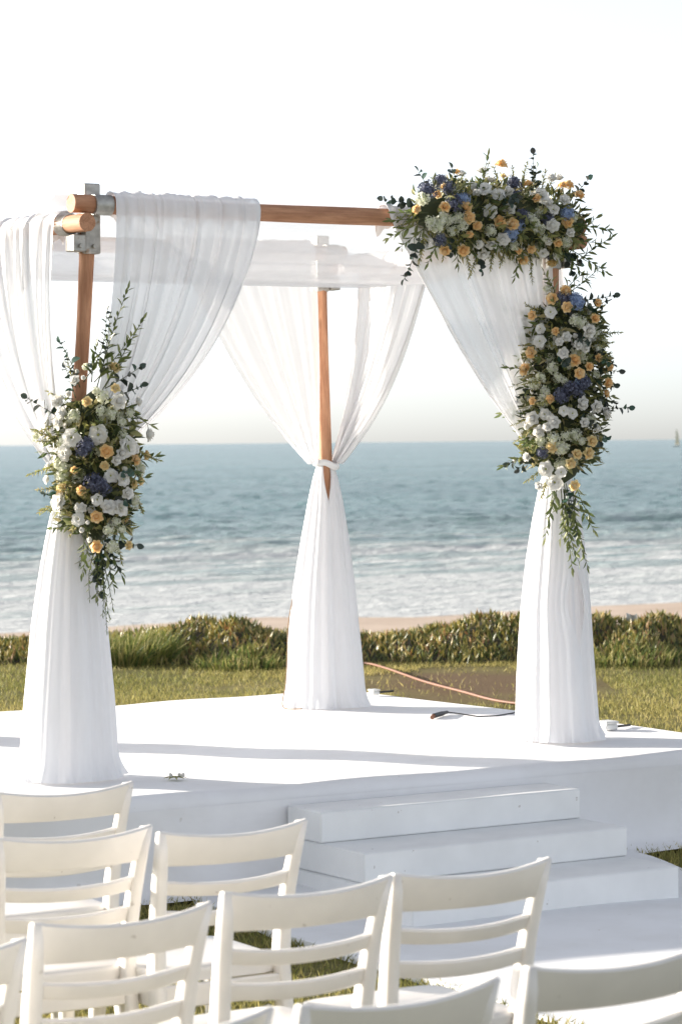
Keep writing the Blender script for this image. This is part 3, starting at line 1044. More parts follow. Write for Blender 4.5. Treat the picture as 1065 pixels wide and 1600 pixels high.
def sprig(name, p0, p1, kind, rg, parent, lw=None):
    """A cut branch from p0 (inside the arrangement) to p1 (its tip)."""
    p0, p1 = Vector(p0), Vector(p1)
    L = (p1 - p0).length
    d = (p1 - p0).normalized()
    sidev = Vector((rg.uniform(-1, 1), rg.uniform(-1, 1), rg.uniform(-.3, .3)))
    sidev = (sidev - d * sidev.dot(d)).normalized()
    bow = rg.uniform(-.10, .10) * L
    def pt(t): return p0.lerp(p1, t) + sidev * (bow * math.sin(math.pi * t))
    mb = MB()
    mb.tube([pt(i / 6) for i in range(7)], [.0024 - .0014 * i / 6 for i in range(7)], 5, mat=1)
    if kind == 'eucalyptus': step, ll, ww, shp, ang = .017, .044, .040, 'round', 62
    elif kind == 'ruscus': step, ll, ww, shp, ang = .015, .060, .019, 'lance', 40
    elif kind == 'fine': step, ll, ww, shp, ang = .012, .032, .008, 'lance', 42
    else: step, ll, ww, shp, ang = .0045, .026, .011, 'lance', 46
    n = max(3, int(L / step))
    for k in range(n):
        t = (k + .6) / n
        if t < .12: continue
        sz = (1.05 - .5 * t) * rg.uniform(.75, 1.25)
        p = pt(t)
        a = k * 2.4 + rg.uniform(-.5, .5)
        o1 = d.orthogonal().normalized(); o2 = d.cross(o1)
        out = o1 * math.cos(a) + o2 * math.sin(a)
        dr = d * math.cos(R(ang)) + out * math.sin(R(ang)) + Vector((0, 0, -.12))
        leaf(mb, p, dr, d + out * .3 + Vector((rg.uniform(-.4, .4),) * 3), ll * sz, ww * sz, 0, rg.uniform(0, .3), shp)
    leaf(mb, pt(1), d, sidev, ll * .7, ww * .6, 0, .1, shp)
    mt = {'eucalyptus': 'eucalyptus', 'ruscus': 'ruscus', 'fine': 'ruscus', 'astilbe': 'olive'}[kind]
    o = mb.build(name, [M[mt], M['stem']])
    return put(o, parent)

FL_M = {
    'rose': [make_rose(s, [M['rose']], o) for s, o in ((1, 1.0), (2, .8), (3, 1.1))],
    'pale_rose': [make_rose(s, [M['pale_rose']], o) for s, o in ((4, .75), (5, 1.0))],
    'lisianthus': [make_lisianthus(s, [M['petal'], M['eye']]) for s in (6, 7, 8)],
    'white_rose': [make_rose(s, [M['petal']], o) for s, o in ((9, .7), (10, .9))],
    'white_bud': [make_bud(s, [M['petal']]) for s in (11, 12)],
    'cream_cluster': [make_cluster(s, [M['cream']], 24, .40, .9) for s in (13, 14, 23, 24)],
    'blue_cluster': [make_cluster(s, [M['blue']], 50, .25, .8) for s in (15, 16, 25)],
    'light_blue_cluster': [make_cluster(s, [M['light_blue']], 50, .25, .8) for s in (17,)],
}
def bloom(kind, p, nrm, r, rg, parent):
    nm = {'pale_rose': 'rose', 'light_blue_cluster': 'blue_cluster'}.get(kind, kind)
    o = link(nm, rg.choice(FL_M[kind]))
    q = Vector(nrm).normalized().to_track_quat('Z', 'Y') @ Quaternion((0, 0, 1), rg.uniform(0, 6.28))
    o.rotation_mode = 'QUATERNION'
    o.rotation_quaternion = q
    o.location = p
    s = r * rg.uniform(.68, 1.22)
    o.scale = (s, s, s * rg.uniform(.85, 1.1))
    return put(o, parent)

class Arrangement:
    """Flowers wired round a line (post or beam). Traced plan: (px, py) on a sheet facing the guests, scaled to metres at the post."""
    def __init__(self, name, label, a, b, hw, depth, dist, seed):
        self.rg = random.Random(seed)
        self.a, self.b, self.hw, self.dp, self.dist = Vector(a), Vector(b), hw, depth, dist
        self.k = dist / FPX
        self.root = thing(name, label, "flowers", self.a, 0, "canopy flower arrangements")
    def plane(self, px, py):
        x0, y0 = px - IMW / 2, py - IMH / 2
        c, s = math.cos(R(-.53)), math.sin(R(-.53))
        # undo the camera roll, then scale
        xr = x0 * c + y0 * s * 1.0
        yr = -x0 * s + y0 * c
        yr += 109.0
        return Vector((xr * self.k, self.dist, CAM_Z - yr * self.k))
    def nearest(self, p):
        ab = self.b - self.a
        ab2 = Vector((ab.x, 0, ab.z)); ap = Vector((p.x - self.a.x, 0, p.z - self.a.z))
        t = max(0.0, min(1.0, ap.dot(ab2) / ab2.length_squared))
        return self.a + ab * t
    def surf(self, px, py):
        """Point on the rounded front of the mass and the way it faces."""
        p = self.plane(px, py)
        c = self.nearest(p)
        q = Vector((p.x - c.x, 0, p.z - c.z))
        rr = min(1.0, q.length / self.hw)
        d = self.dp * math.sqrt(max(0.0, 1 - rr * rr))
        y = c.y - d
        f = y / self.dist                                   # keep its bearing at the new distance
        pos = Vector((p.x * f, y, CAM_Z + (p.z - CAM_Z) * f))
        n = Vector((q.x, 0, q.z)) / self.hw * .9 + Vector((0, -1, 0)) * (d / self.dp * .9 + .15)
        return pos, n.normalized()
    def blooms(self, kind, pts, r, jit=.25):
        for px, py in pts:
            p, n = self.surf(px, py)
            g = self.rg
            n = (n + Vector((g.uniform(-jit, jit), g.uniform(-jit, jit), g.uniform(-jit, jit) + .08))).normalized()
            bloom(kind, p + n * r * (g.uniform(.5, 1.3) if 'rose' in kind else g.uniform(.0, 1.0)), n, r * .96, g, self.root)
    def sprigs(self, kind, segs):
        nm = {'eucalyptus': 'eucalyptus_sprig', 'ruscus': 'ruscus_sprig', 'fine': 'leafy_sprig', 'astilbe': 'astilbe_sprig'}[kind]
        g = self.rg
        for (x0, y0, x1, y1) in segs:
            p0, n = self.surf(x0, y0)
            p1 = self.plane(x1, y1)
            c = self.nearest(p1)
            y = c.y - g.uniform(.0, self.dp * .8)
            f = y / self.dist
            p1 = Vector((p1.x * f, y, CAM_Z + (p1.z - CAM_Z) * f))
            sprig(nm, p0 - n * .03, p1, kind, g, self.root)
    def round_point(self, back=False):
        g = self.rg
        t = g.random()
        c = self.a.lerp(self.b, t)
        ax = (self.b - self.a).normalized()
        e1 = Vector((1, 0, 0)) if abs(ax.x) < .7 else Vector((0, 0, 1))
        e1 = (e1 - ax * e1.dot(ax)).normalized()
        e2 = ax.cross(e1)
        if e2.y > 0: e2 = -e2
        a = g.uniform(0, 2 * math.pi)
        if back: a = g.uniform(math.pi * 1.02, math.pi * 1.98)
        end = .72 + .28 * math.sin(math.pi * min(1, max(0, .1 + .8 * t)))
        d = e1 * math.cos(a) + e2 * math.sin(a)
        return c, d, end, e1 * (self.hw * math.cos(a)) + e2 * (self.dp * math.sin(a))
    def back_blooms(self, n):
        for _ in range(n):
            c, d, end, off = self.round_point(True)
            kind = self.rg.choice(['rose', 'lisianthus', 'white_rose', 'cream_cluster', 'blue_cluster', 'white_bud'])
            bloom(kind, c + off * end * .92, d, .026, self.rg, self.root)
    def foliage(self, n):
        """Loose leaves packed between the flowers: too many to count."""
        mb = MB(); g = self.rg
        for _ in range(n):
            c, d, end, off = self.round_point()
            p = c + off * (end * g.uniform(.5, 1.02))
            dr = d + Vector((g.uniform(-1, 1), g.uniform(-1, 1), g.uniform(-1, .8))) * .9
            if dr.length < .1: continue
            leaf(mb, p, dr, Vector((g.uniform(-1, 1), g.uniform(-1, 1), g.uniform(-1, 1))), g.uniform(.03, .065), g.uniform(.010, .022), 0 if g.random() < .5 else 1, g.uniform(0, .4), 'lance')
        o = mb.build("foliage", [M['filler'], M['olive']])
        o['kind'] = 'stuff'
        put(o, self.root)
        # the soaked foam the stems are pushed into
        mb = MB(); rows = []
        ax = (self.b - self.a); L = ax.length; ax.normalize()
        e1 = Vector((1, 0, 0)) if abs(ax.x) < .7 else Vector((0, 0, 1))
        e1 = (e1 - ax * e1.dot(ax)).normalized(); e2 = ax.cross(e1)
        for i in range(19):
            t = -.12 + 1.24 * i / 18
            rr = max(.02, math.sqrt(max(0.0, 1 - abs(2 * (i / 18) - 1) ** 3)))
            rows.append([self.a + ax * (L * t) + e1 * (self.hw * .62 * rr * math.cos(q) * g.uniform(.88, 1.12)) + e2 * (self.dp * .62 * rr * math.sin(q) * g.uniform(.88, 1.12)) for q in np.linspace(0, 2 * math.pi, 15)[:-1]])
        mb.grid(rows, wrap=True)
        put(mb.build("floral_foam", M['foam']), self.root)
    def loose_sprigs(self, n):
        g = self.rg
        for _ in range(n):
            c, d, end, off = self.round_point()
            if off.y > .05: continue
            p = c + off * end * .7
            dr = (d + Vector((g.uniform(-.5, .5), g.uniform(-.5, .2), g.uniform(-.8, .6)))).normalized()
            kind = g.choice(['ruscus', 'astilbe', 'astilbe', 'ruscus', 'fine', 'eucalyptus'])
            nm = {'eucalyptus': 'eucalyptus_sprig', 'ruscus': 'ruscus_sprig', 'fine': 'leafy_sprig', 'astilbe': 'astilbe_sprig'}[kind]
            sprig(nm, p, p + dr * g.uniform(.08, .17), kind, g, self.root)
    def fillers(self, n, kinds, r0, r1):
        for _ in range(n):
            t = self.rg.random()
            c, d, end, off = self.round_point()
            if off.y > 0: off = Vector((off.x, -off.y, off.z)); d = Vector((d.x, -d.y, d.z))
            bloom(self.rg.choice(kinds), c + off * end * self.rg.uniform(.72, .95), d, self.rg.uniform(r0, r1), self.rg, self.root)

def at(px, py, Y):
    x0, y0 = px - IMW / 2, py - IMH / 2
    c, s = math.cos(R(-.53)), math.sin(R(-.53))
    xr = x0 * c + y0 * s; yr = -x0 * s + y0 * c + 109.0
    return Vector((xr * Y / FPX, Y, CAM_Z - yr * Y / FPX))

# spray at mid height on the front post by the chairs
yl = post_axis('fl', TZ).y
A = Arrangement("floral_spray", "white, blue and pale yellow flower spray tied at mid-height of the post", at(150, 630, yl - .10), at(148, 830, yl - .10), .155, .15, yl - .12, 5)
A.foliage(1900)
A.blooms('rose', [(165, 704), (118, 737), (206, 720), (129, 766), (150, 810), (150, 853)], .0325)
A.blooms('pale_rose', [(163, 728), (218, 711), (203, 755), (191, 850)], .0325)
A.blooms('pale_rose', [(137, 629), (174, 584), (177, 612), (102, 767), (209, 752)], 0.0348)
A.blooms('lisianthus', [(153, 679), (119, 684), (183, 752), (150, 780), (181, 797), (109, 708), (171, 744), (91, 710), (102, 787), (125, 812), (192, 697)], 0.0488)
A.blooms('white_rose', [(95, 628), (104, 648), (102, 663), (84, 665), (80, 694), (183, 629), (208, 629), (125, 602), (183, 709), (176, 719), (201, 703), (191, 771), (127, 793), (174, 796), (217, 679), (168, 795), (131, 793), (88, 750), (88, 728)], 0.0384)
A.blooms('white_bud', [(138, 819), (131, 830), (140, 843), (101, 793), (122, 585), (133, 598), (112, 619), (190, 735)], 0.0360)
A.blooms('cream_cluster', [(158, 643), (174, 647), (187, 660), (149, 611), (62, 683), (95, 724), (210, 733), (168, 830), (178, 815), (185, 830), (205, 785), (175, 855), (160, 620), (120, 650), (190, 680), (100, 690), (100, 745), (200, 645), (135, 575)], .0235)
A.blooms('blue_cluster', [(132, 703), (147, 755), (163, 764), (136, 697), (158, 755)], 0.0320)
A.fillers(30, ['cream_cluster', 'white_bud', 'white_rose'], .022, .032)
A.back_blooms(26)
A.loose_sprigs(38)
A.sprigs('eucalyptus', [(118, 600, 94, 536), (85, 655, 42, 622), (95, 785, 70, 770), (165, 602, 218, 574), (180, 615, 220, 603), (125, 590, 166, 488), (180, 845, 213, 852), (147, 840, 158, 925), (140, 840, 146, 900), (165, 840, 172, 895), (150, 830, 182, 885), (160, 850, 150, 900), (110, 620, 102, 575)])
A.sprigs('ruscus', [(150, 600, 198, 453), (160, 605, 222, 500), (145, 590, 205, 525), (150, 600, 170, 500), (165, 600, 196, 560), (205, 760, 226, 745), (150, 845, 150, 930), (160, 845, 176, 915), (135, 835, 128, 895), (170, 840, 190, 900), (125, 830, 124, 880), (140, 590, 150, 540)])
A.sprigs('fine', [(150, 860, 166, 985), (148, 860, 140, 935), (158, 870, 176, 950), (152, 850, 160, 960), (150, 855, 152, 940), (155, 860, 170, 965), (205, 640, 224, 655)])
A.sprigs('astilbe', [(95, 718, 45, 742), (98, 762, 60, 765), (95, 690, 52, 672), (105, 622, 74, 612), (100, 795, 65, 797), (215, 770, 222, 800), (120, 800, 108, 835), (180, 840, 190, 880), (110, 600, 104, 560), (90, 680, 60, 690)])

# garland along the front beam
yr_ = post_axis('fr', ZF).y
g0, g1 = at(668, 333, yr_ - .58), at(888, 352, yr_ - .13)
A = Arrangement("floral_garland", "wide flower garland of apricot roses along the front beam", g0, g1, .165, .17, yr_ - .33, 6)
A.foliage(2000)
A.blooms('rose', [(710, 281), (692, 298), (682, 308), (650, 329), (691, 327), (728, 327), (731, 343), (743, 351), (733, 363), (695, 387), (724, 387), (779, 269), (780, 346), (824, 294), (838, 315), (885, 295), (875, 302), (901, 309), (797, 350), (886, 347), (869, 374), (806, 387), (828, 385), (815, 400)], .0345)
A.blooms('pale_rose', [(784, 285), (860, 405)], 0.0313)
A.blooms('lisianthus', [(738, 295), (755, 305), (774, 313), (763, 331), (842, 309), (861, 330), (845, 390), (748, 376), (765, 286)], 0.0488)
A.blooms('white_rose', [(750, 277), (721, 284), (766, 378), (791, 305), (795, 328), (856, 320), (877, 320), (861, 353), (855, 372), (871, 286), (856, 294), (745, 310), (785, 372), (752, 392), (890, 361)], 0.0384)
A.blooms('cream_cluster', [(671, 346), (688, 348), (703, 343), (714, 339), (659, 313), (832, 350), (840, 358), (826, 342), (765, 360), (895, 340), (870, 395), (680, 355), (706, 360), (720, 352), (800, 380), (845, 370), (690, 340), (880, 378)], .0235)
A.blooms('blue_cluster', [(667, 302), (688, 286), (710, 311), (705, 322), (688, 371), (800, 292), (813, 337), (854, 343), (700, 300), (805, 305), (720, 325)], 0.0320)
A.blooms('light_blue_cluster', [(808, 354), (798, 365), (883, 335), (720, 312)], 0.0300)
A.fillers(34, ['cream_cluster', 'white_bud', 'white_rose'], .022, .032)
A.back_blooms(30)
A.loose_sprigs(22)
A.sprigs('eucalyptus', [(665, 318, 597, 311), (678, 300, 652, 268), (715, 285, 704, 263), (835, 300, 831, 241), (838, 295, 836, 262), (885, 310, 918, 280), (655, 365, 630, 436), (875, 390, 892, 424), (750, 395, 751, 422), (700, 375, 702, 395), (880, 395, 905, 410)])
A.sprigs('ruscus', [(890, 350, 948, 358), (880, 375, 940, 380), (885, 395, 945, 425), (900, 420, 952, 372), (665, 345, 606, 372), (665, 340, 610, 345), (668, 330, 618, 332), (820, 395, 803, 432), (690, 370, 668, 410), (670, 350, 625, 385), (890, 370, 930, 340), (880, 400, 915, 440), (712, 385, 714, 412)])
A.sprigs('astilbe', [(745, 395, 731, 432), (770, 395, 764, 422), (745, 285, 762, 255), (815, 290, 822, 256), (800, 285, 799, 262), (780, 290, 770, 262), (660, 340, 617, 355), (850, 290, 866, 272), (660, 355, 652, 415), (725, 390, 733, 425), (790, 390, 780, 415), (845, 285, 850, 268), (655, 330, 622, 340), (700, 370, 690, 405)])

# tall garland down the other front post
A = Arrangement("floral_garland", "tall flower garland hanging down the post with trailing leafy tips", at(882, 480, yr_ - .17), at(873, 730, yr_ - .17), .19, .16, yr_ - .19, 8)
A.foliage(2400)
A.blooms('rose', [(881, 456), (863, 470), (883, 480), (925, 476), (836, 492), (923, 500), (868, 519), (832, 550), (892, 565), (913, 573), (899, 582), (926, 560), (822, 579), (939, 574), (937, 598), (939, 616), (836, 627), (858, 625)], .0345)
A.blooms('pale_rose', [(918, 689), (862, 700), (887, 723), (896, 712), (914, 708), (892, 756)], 0.0325)
A.blooms('lisianthus', [(859, 491), (846, 515), (844, 536), (879, 643), (891, 647), (912, 536), (850, 647), (854, 731), (871, 739), (865, 754)], 0.0488)
A.blooms('white_rose', [(873, 536), (883, 527), (910, 515), (893, 543), (908, 548), (877, 552), (902, 629), (920, 635), (933, 647), (834, 655), (867, 662), (904, 658), (920, 668), (842, 674), (856, 666), (844, 756), (832, 714), (860, 655)], 0.0384)
A.blooms('white_bud', [(895, 525), (886, 640), (915, 525), (826, 668)], 0.0336)
A.blooms('cream_cluster', [(855, 455), (845, 590), (836, 600), (850, 612), (862, 575), (870, 590), (880, 595), (895, 680), (880, 680), (865, 685), (905, 690), (845, 690), (920, 655), (910, 590), (895, 500), (905, 505), (930, 545), (928, 585), (875, 700)], .0235)
A.blooms('blue_cluster', [(881, 465), (890, 606), (875, 618), (908, 600), (849, 708), (882, 612), (900, 610)], 0.0310)
A.blooms('light_blue_cluster', [(896, 468), (900, 475), (905, 596)], 0.0280)
A.fillers(40, ['cream_cluster', 'white_bud', 'white_rose'], .022, .032)
A.back_blooms(34)
A.loose_sprigs(38)
A.sprigs('eucalyptus', [(900, 470, 957, 462), (910, 480, 945, 470), (930, 578, 965, 580), (925, 600, 957, 602), (925, 636, 980, 637), (840, 595, 805, 626), (845, 690, 809, 732), (885, 760, 895, 830), (880, 760, 888, 800), (925, 560, 946, 552), (848, 560, 830, 568)])
A.sprigs('ruscus', [(865, 470, 849, 428), (880, 460, 936, 418), (845, 500, 812, 486), (870, 765, 850, 840), (880, 770, 892, 888), (890, 765, 926, 828), (882, 770, 874, 842), (898, 770, 916, 884), (900, 750, 919, 806), (862, 755, 856, 806), (884, 790, 902, 876), (876, 770, 884, 850), (892, 780, 908, 850), (875, 455, 905, 430), (930, 530, 950, 522), (845, 505, 822, 512)])
A.sprigs('astilbe', [(840, 550, 806, 562), (842, 645, 800, 664), (842, 660, 804, 690), (920, 540, 953, 535), (925, 550, 945, 540), (845, 730, 820, 752), (840, 540, 812, 540), (850, 590, 818, 600), (910, 680, 934, 690), (915, 620, 950, 650), (850, 750, 842, 780), (905, 560, 943, 528), (860, 460, 856, 436)])

# fallen blossom on the stage
p = at(273, 1215, 11.35)
fb = thing("fallen_blossom", "small fallen white blossom with green leaves lying on the stage", "flower", (p.x, p.y, DECK), 0)
rgf = random.Random(3)
for dx, dy in ((-.018, .0), (.016, .012), (.03, -.01)):
    bloom('white_bud', Vector((p.x + dx, p.y + dy, DECK + .018)), Vector((dx * 20, dy * 20, 1)), .026, rgf, fb)
mb = MB()
for k in range(9):
    a = k * .7
    leaf(mb, Vector((p.x, p.y, DECK + .008)), Vector((math.cos(a), math.sin(a), .25)), Z, .05, .016, 0, .3)
put(mb.build("leaves", [M['olive']]), fb)

# ------------------------------------------------------------------ planting at the edge of the lawn
HX = np.array([-14, -7, -4.5, -2.9, -2.65, -2.0, -1.5, -.9, -.45, .15, .6, .95, 1.5, 2.1, 2.5, 2.95, 4.5, 7, 14])
HZ = np.array([.20, .18, .16, .12, .14, .20, .29, .34, .27, .19, .27, .35, .38, .43, .40, .31, .36, .32, .3])
def mound(x, y):
    top = np.interp(x, HX, HZ) * .72 + .015
    wob = .30 * np.sin(x * 1.9) + .18 * np.sin(x * 4.3 + 1) + .1 * np.sin(x * 9.7)
    y0 = 22.1 + wob * .7 - .02 * x
    p = smooth(y0 - .05, y0 + 1.1, y) * (1 - .9 * smooth(y0 + 1.1, y0 + 2.7, y))
    h = top * p * (1 + .16 * np.sin(x * 5.3 + y * 3) + .14 * np.sin(x * 11 - y * 5) + .10 * np.sin(x * 2.3 + 4))
    return h

def attr_color(o, cols):
    me = o.data
    at_ = me.color_attributes.new("tint", 'FLOAT_COLOR', 'POINT')
    c = np.concatenate([cols, np.ones((len(cols), 1))], 1).astype(np.float32)
    at_.data.foreach_set('color', c.ravel())

def mat_tint(name, rough=.6, trans=.3, spec=.3):
    m, nt, out = new_mat(name)
    a = N(nt, 'ShaderNodeAttribute', attribute_name='tint')
    p = N(nt, 'ShaderNodeBsdfPrincipled', i_Roughness=rough); p.inputs['Specular IOR Level'].default_value = spec
    t = N(nt, 'ShaderNodeBsdfTranslucent')
    nt.links.new(a.outputs['Color'], p.inputs['Base Color']); nt.links.new(a.outputs['Color'], t.inputs[0])
    mx = N(nt, 'ShaderNodeMixShader'); mx.inputs[0].default_value = trans
    nt.links.new(p.outputs[0], mx.inputs[1]); nt.links.new(t.outputs[0], mx.inputs[2])
    nt.links.new(mx.outputs[0], out.inputs['Surface'])
    return m
M['plant'] = mat_tint("succulent_leaf", .4, .5, .5)
M['grass'] = mat_tint("grass_blade", .6, .35, .2)

def spikes(base, dirs, L, w, cols, name, mat, bend=None, flat=False):
    """Many pointed leaves at once: a narrow base, a fuller middle and a tip each."""
    n = len(base)
    d = dirs / np.linalg.norm(dirs, axis=1, keepdims=True)
    ref = RNG.normal(size=(n, 3)); s = np.cross(d, ref); s /= np.linalg.norm(s, axis=1, keepdims=True)
    t = np.cross(s, d)
    if bend is None: bend = np.zeros((n, 3))
    L = L[:, None]; w = w[:, None]
    mid = base + d * L * .5 + bend * L * .25
    tip = base + d * L + bend * L
    if flat:
        co = np.stack([base - s * w * .4, base + s * w * .4, mid + s * w * .5, mid - s * w * .5, tip], 1)
        f = np.array([[0, 1, 2], [0, 2, 3], [3, 2, 4]])
        k = 5
    else:
        def ring(c, r): return [c + s * r, c + (-.5 * s + .866 * t) * r, c + (-.5 * s - .866 * t) * r]
        co = np.stack(ring(base, w * .35) + ring(mid, w * .55) + [tip], 1)
        f = np.array([[0, 1, 4], [0, 4, 3], [1, 2, 5], [1, 5, 4], [2, 0, 3], [2, 3, 5], [3, 4, 6], [4, 5, 6], [5, 3, 6]])
        k = 7
    faces = (f[None] + (np.arange(n) * k)[:, None, None]).reshape(-1, 3)
    o = raw_mesh(name, co.reshape(-1, 3), faces, mat, smooth_=False)
    shade = np.repeat(cols, k, axis=0)
    attr_color(o, shade)
    return o

def build_ground_cover():
    # soil body under the leaves
    xs = np.linspace(-14, 14, 240); ys = np.linspace(21.6, 27.0, 60)
    m, nt, out = new_mat("planting_soil")
    b = noise(nt, geo_pos(nt), 14, 4)
    principled(nt, out, mixc(nt, b, (.035, .032, .018), (.08, .07, .035)), .95, bump=b, bstr=.6, bdist=.05)
    bed = sheet("planting_bed", xs, ys, lambda x, y: lawn_z(x, y) - .03 + mound(x, y) * .86, m)
    tag(bed, kind='structure')
    n = 42000
    x = RNG.uniform(-5.4, 5.4, n); y = 21.7 + RNG.random(n) ** 1.25 * 4.4
    keep = mound(x, y) > .02
    x, y = x[keep], y[keep]
    # tufts: leaves fan out from shared points
    tx = np.round(x / .10) * .10 + RNG.normal(0, .04, len(x)); ty = np.round(y / .10) * .10 + RNG.normal(0, .04, len(x))
    h = mound(tx, ty)
    base = np.stack([tx, ty, lawn_z(tx, ty) + h * .88 - .01], 1)
    d = np.stack([(x - tx) * 9 + RNG.normal(0, .28, len(x)), (y - ty) * 9 + RNG.normal(0, .28, len(x)) - .12, np.full(len(x), 1.0)], 1)
    L = RNG.uniform(.045, .10, len(x)); w = RNG.uniform(.011, .018, len(x))
    pal = np.array([(.36, .34, .12), (.52, .46, .19), (.22, .25, .09), (.60, .50, .26), (.52, .36, .20), (.16, .20, .075)])
    patch = np.clip(.5 + .5 * np.sin(tx * 2.1 + 2) * np.cos(ty * 1.7), 0, 1)
    idx = np.where(RNG.random(len(x)) < .10 + .30 * patch, RNG.integers(2, 5, len(x)), RNG.choice([0, 1, 1, 2, 5], len(x)))
    cols = pal[idx] * RNG.uniform(.8, 1.2, (len(x), 1))
    o = spikes(base, d, L, w, cols, "ground_cover", M['plant'])
    tag(o, "low succulent ground cover with pointed leaves along the lawn edge", "ground cover", kind='stuff')
build_ground_cover()

def tussock(label, cx, cy, rad, n, h, seed):
    rg = np.random.default_rng(seed)
    a = rg.uniform(0, 6.28, n); r = rad * np.sqrt(rg.random(n))
    bx, by = cx + r * np.cos(a), cy + r * np.sin(a) * .7
    base = np.stack([bx, by, lawn_z(bx, by) + mound(bx, by) * .8], 1)
    d = np.stack([np.cos(a) * .35 * r / rad + rg.normal(0, .22, n), np.sin(a) * .3 * r / rad + rg.normal(0, .2, n), np.ones(n)], 1)
    bend = np.stack([rg.normal(.08, .22, n), rg.normal(-.05, .2, n), -rg.uniform(.05, .28, n)], 1)
    L = h * rg.uniform(.5, 1.1, n); w = rg.uniform(.007, .012, n)
    pal = np.array([(.27, .29, .075), (.17, .21, .06), (.36, .33, .11), (.11, .16, .045), (.42, .37, .16)])
    o = spikes(base, d, L, w, pal[rg.integers(0, 5, n)] * rg.uniform(.8, 1.2, (n, 1)), "grass_tussock", M['grass'], bend, True)
    tag(o, label, "grass")
tussock("bright green grass tussock in the planting just right of the flower-spray drape", -1.74, 22.45, .42, 1700, .25, 4)
tussock("low green grass clump at the foot of the succulents, left of the central drape", -.78, 22.0, .40, 500, .14, 6)
tussock("dark grass clump at the planting edge beyond the tall garland", 2.2, 22.0, .45, 500, .15, 7)

def build_grass():
    n = 190000
    # far lawn behind the stage and near lawn between the chairs
    xf = RNG.uniform(-4.2, 4.2, 150000); yf = RNG.uniform(13.2, 22.6, 150000)
    xn = RNG.uniform(-2.4, 3.0, 150000); yn = RNG.uniform(6.4, 13.2, 150000)
    x = np.concatenate([xf, xn]); y = np.concatenate([yf, yn])
    u = x * CU + y * SU; v = -x * SU + y * CU
    ok = ~((u > S_U0 + .02) & (u < S_U1 - .02) & (v > S_V0 - .04) & (v < S_V1 + .0))
    ok &= ~((u > 5.235) & (u < 7.315) & (v < 9.6))
    ok &= mound(x, y) < .03
    bare = np.hypot((x - .95) * .85, (y - 20.3) * .52) + .25 * np.sin(x * 5) * np.sin(y * 3)
    ok &= (bare > .85) | (RNG.random(len(x)) < .06)
    ok &= np.sin(x * 2.3 + np.sin(y * 1.7)) * np.sin(y * 2.9 + x) + .5 * np.sin(x * 7.1 + 2 * np.sin(y * 3.3)) * np.sin(y * 6.3) > RNG.uniform(-1.5, .8, len(x))
    x, y = x[ok], y[ok]
    base = np.stack([x, y, lawn_z(x, y) - .004], 1)
    k = len(x)
    d = np.stack([RNG.normal(0, .45, k), RNG.normal(0, .45, k), np.ones(k)], 1)
    L = RNG.uniform(.022, .055, k); w = RNG.uniform(.003, .0065, k)
    dry = np.clip(.5 + .5 * np.sin(x * 1.3 + 1) * np.cos(y * .9), 0, 1)[:, None]
    green = np.array([(.17, .195, .05)]); straw = np.array([(.54, .44, .17)])
    mixv = np.clip(dry * .55 + RNG.random((k, 1)) * .6 - .1, 0, 1)
    cols = (green * (1 - mixv) + straw * mixv) * RNG.uniform(.75, 1.25, (k, 1))
    bend = np.stack([RNG.normal(0, .2, k), RNG.normal(0, .2, k), np.zeros(k)], 1)
    o = spikes(base, d, L, w, cols, "grass", M['grass'], bend, True)
    tag(o, "short patchy lawn grass around the stage and chairs", "grass", kind='stuff')
build_grass()

# ------------------------------------------------------------------ small things
def cable(name, pts, r, mat, label, cat):
    mb = MB()
    P = [Vector(p) for p in pts]
    # Catmull-Rom through the points
    out = []
    for i in range(len(P) - 1):
        p0, p1, p2, p3 = P[max(i - 1, 0)], P[i], P[i + 1], P[min(i + 2, len(P) - 1)]
        for k in range(8):
            t = k / 8
            out.append(.5 * ((2 * p1) + (p2 - p0) * t + (2 * p0 - 5 * p1 + 4 * p2 - p3) * t * t + (3 * p1 - p0 - 3 * p2 + p3) * t ** 3))
    out.append(P[-1])
    mb.tube(out, r, 8)
    return tag(mb.build(name, M[mat]), label, cat)

def on_lawn(px, py, lift):
    Y = 1.76 * FPX / (py - 690)
    p = at(px, py, Y)
    return Vector((p.x, p.y, float(lawn_z(p.x, p.y)) + lift))
cable("extension_cord", [on_lawn(455, 1030, .03), on_lawn(560, 1038, .03), on_lawn(600, 1050, .035), on_lawn(660, 1072, .03), on_lawn(720, 1088, .035), on_lawn(780, 1102, .03), on_lawn(860, 1112, .03), on_lawn(920, 1118, .03)], .009, 'orange',
      "orange extension cord lying across the bare soil behind the stage", "cord")
def on_deck(px, py, lift):
    Y = (CAM_Z - DECK) * FPX / (py - 689)
    p = at(px, py, Y); p.z = DECK + lift
    return p
c0 = on_deck(697, 1117, .015)
pl = thing("power_plug", "black cable plug lying on the white stage beside the tall garland's drape", "plug", c0)
c1 = on_deck(676, 1123, .016)
mb = MB(); mb.tube([c0, c0.lerp(c1, .3), c0.lerp(c1, .35), c1], [.008, .010, .012, .012], 10); put(mb.build("plug_body", M['black'], edge=40), pl)
mb = MB(); mb.tube([c1, c1 + (c1 - c0).normalized() * .025 + Vector((0, 0, -.006))], .010, 8); put(mb.build("plug_collar", M['orange'], edge=40), pl)
mb = MB()
pts = [c0, on_deck(715, 1117, .008), on_deck(745, 1122, .008), on_deck(775, 1121, .008), on_deck(800, 1117, .008), on_deck(840, 1112, .008), on_deck(880, 1122, .008)]
mb.tube(pts, .003, 8); put(mb.build("cable", M['black']), pl)

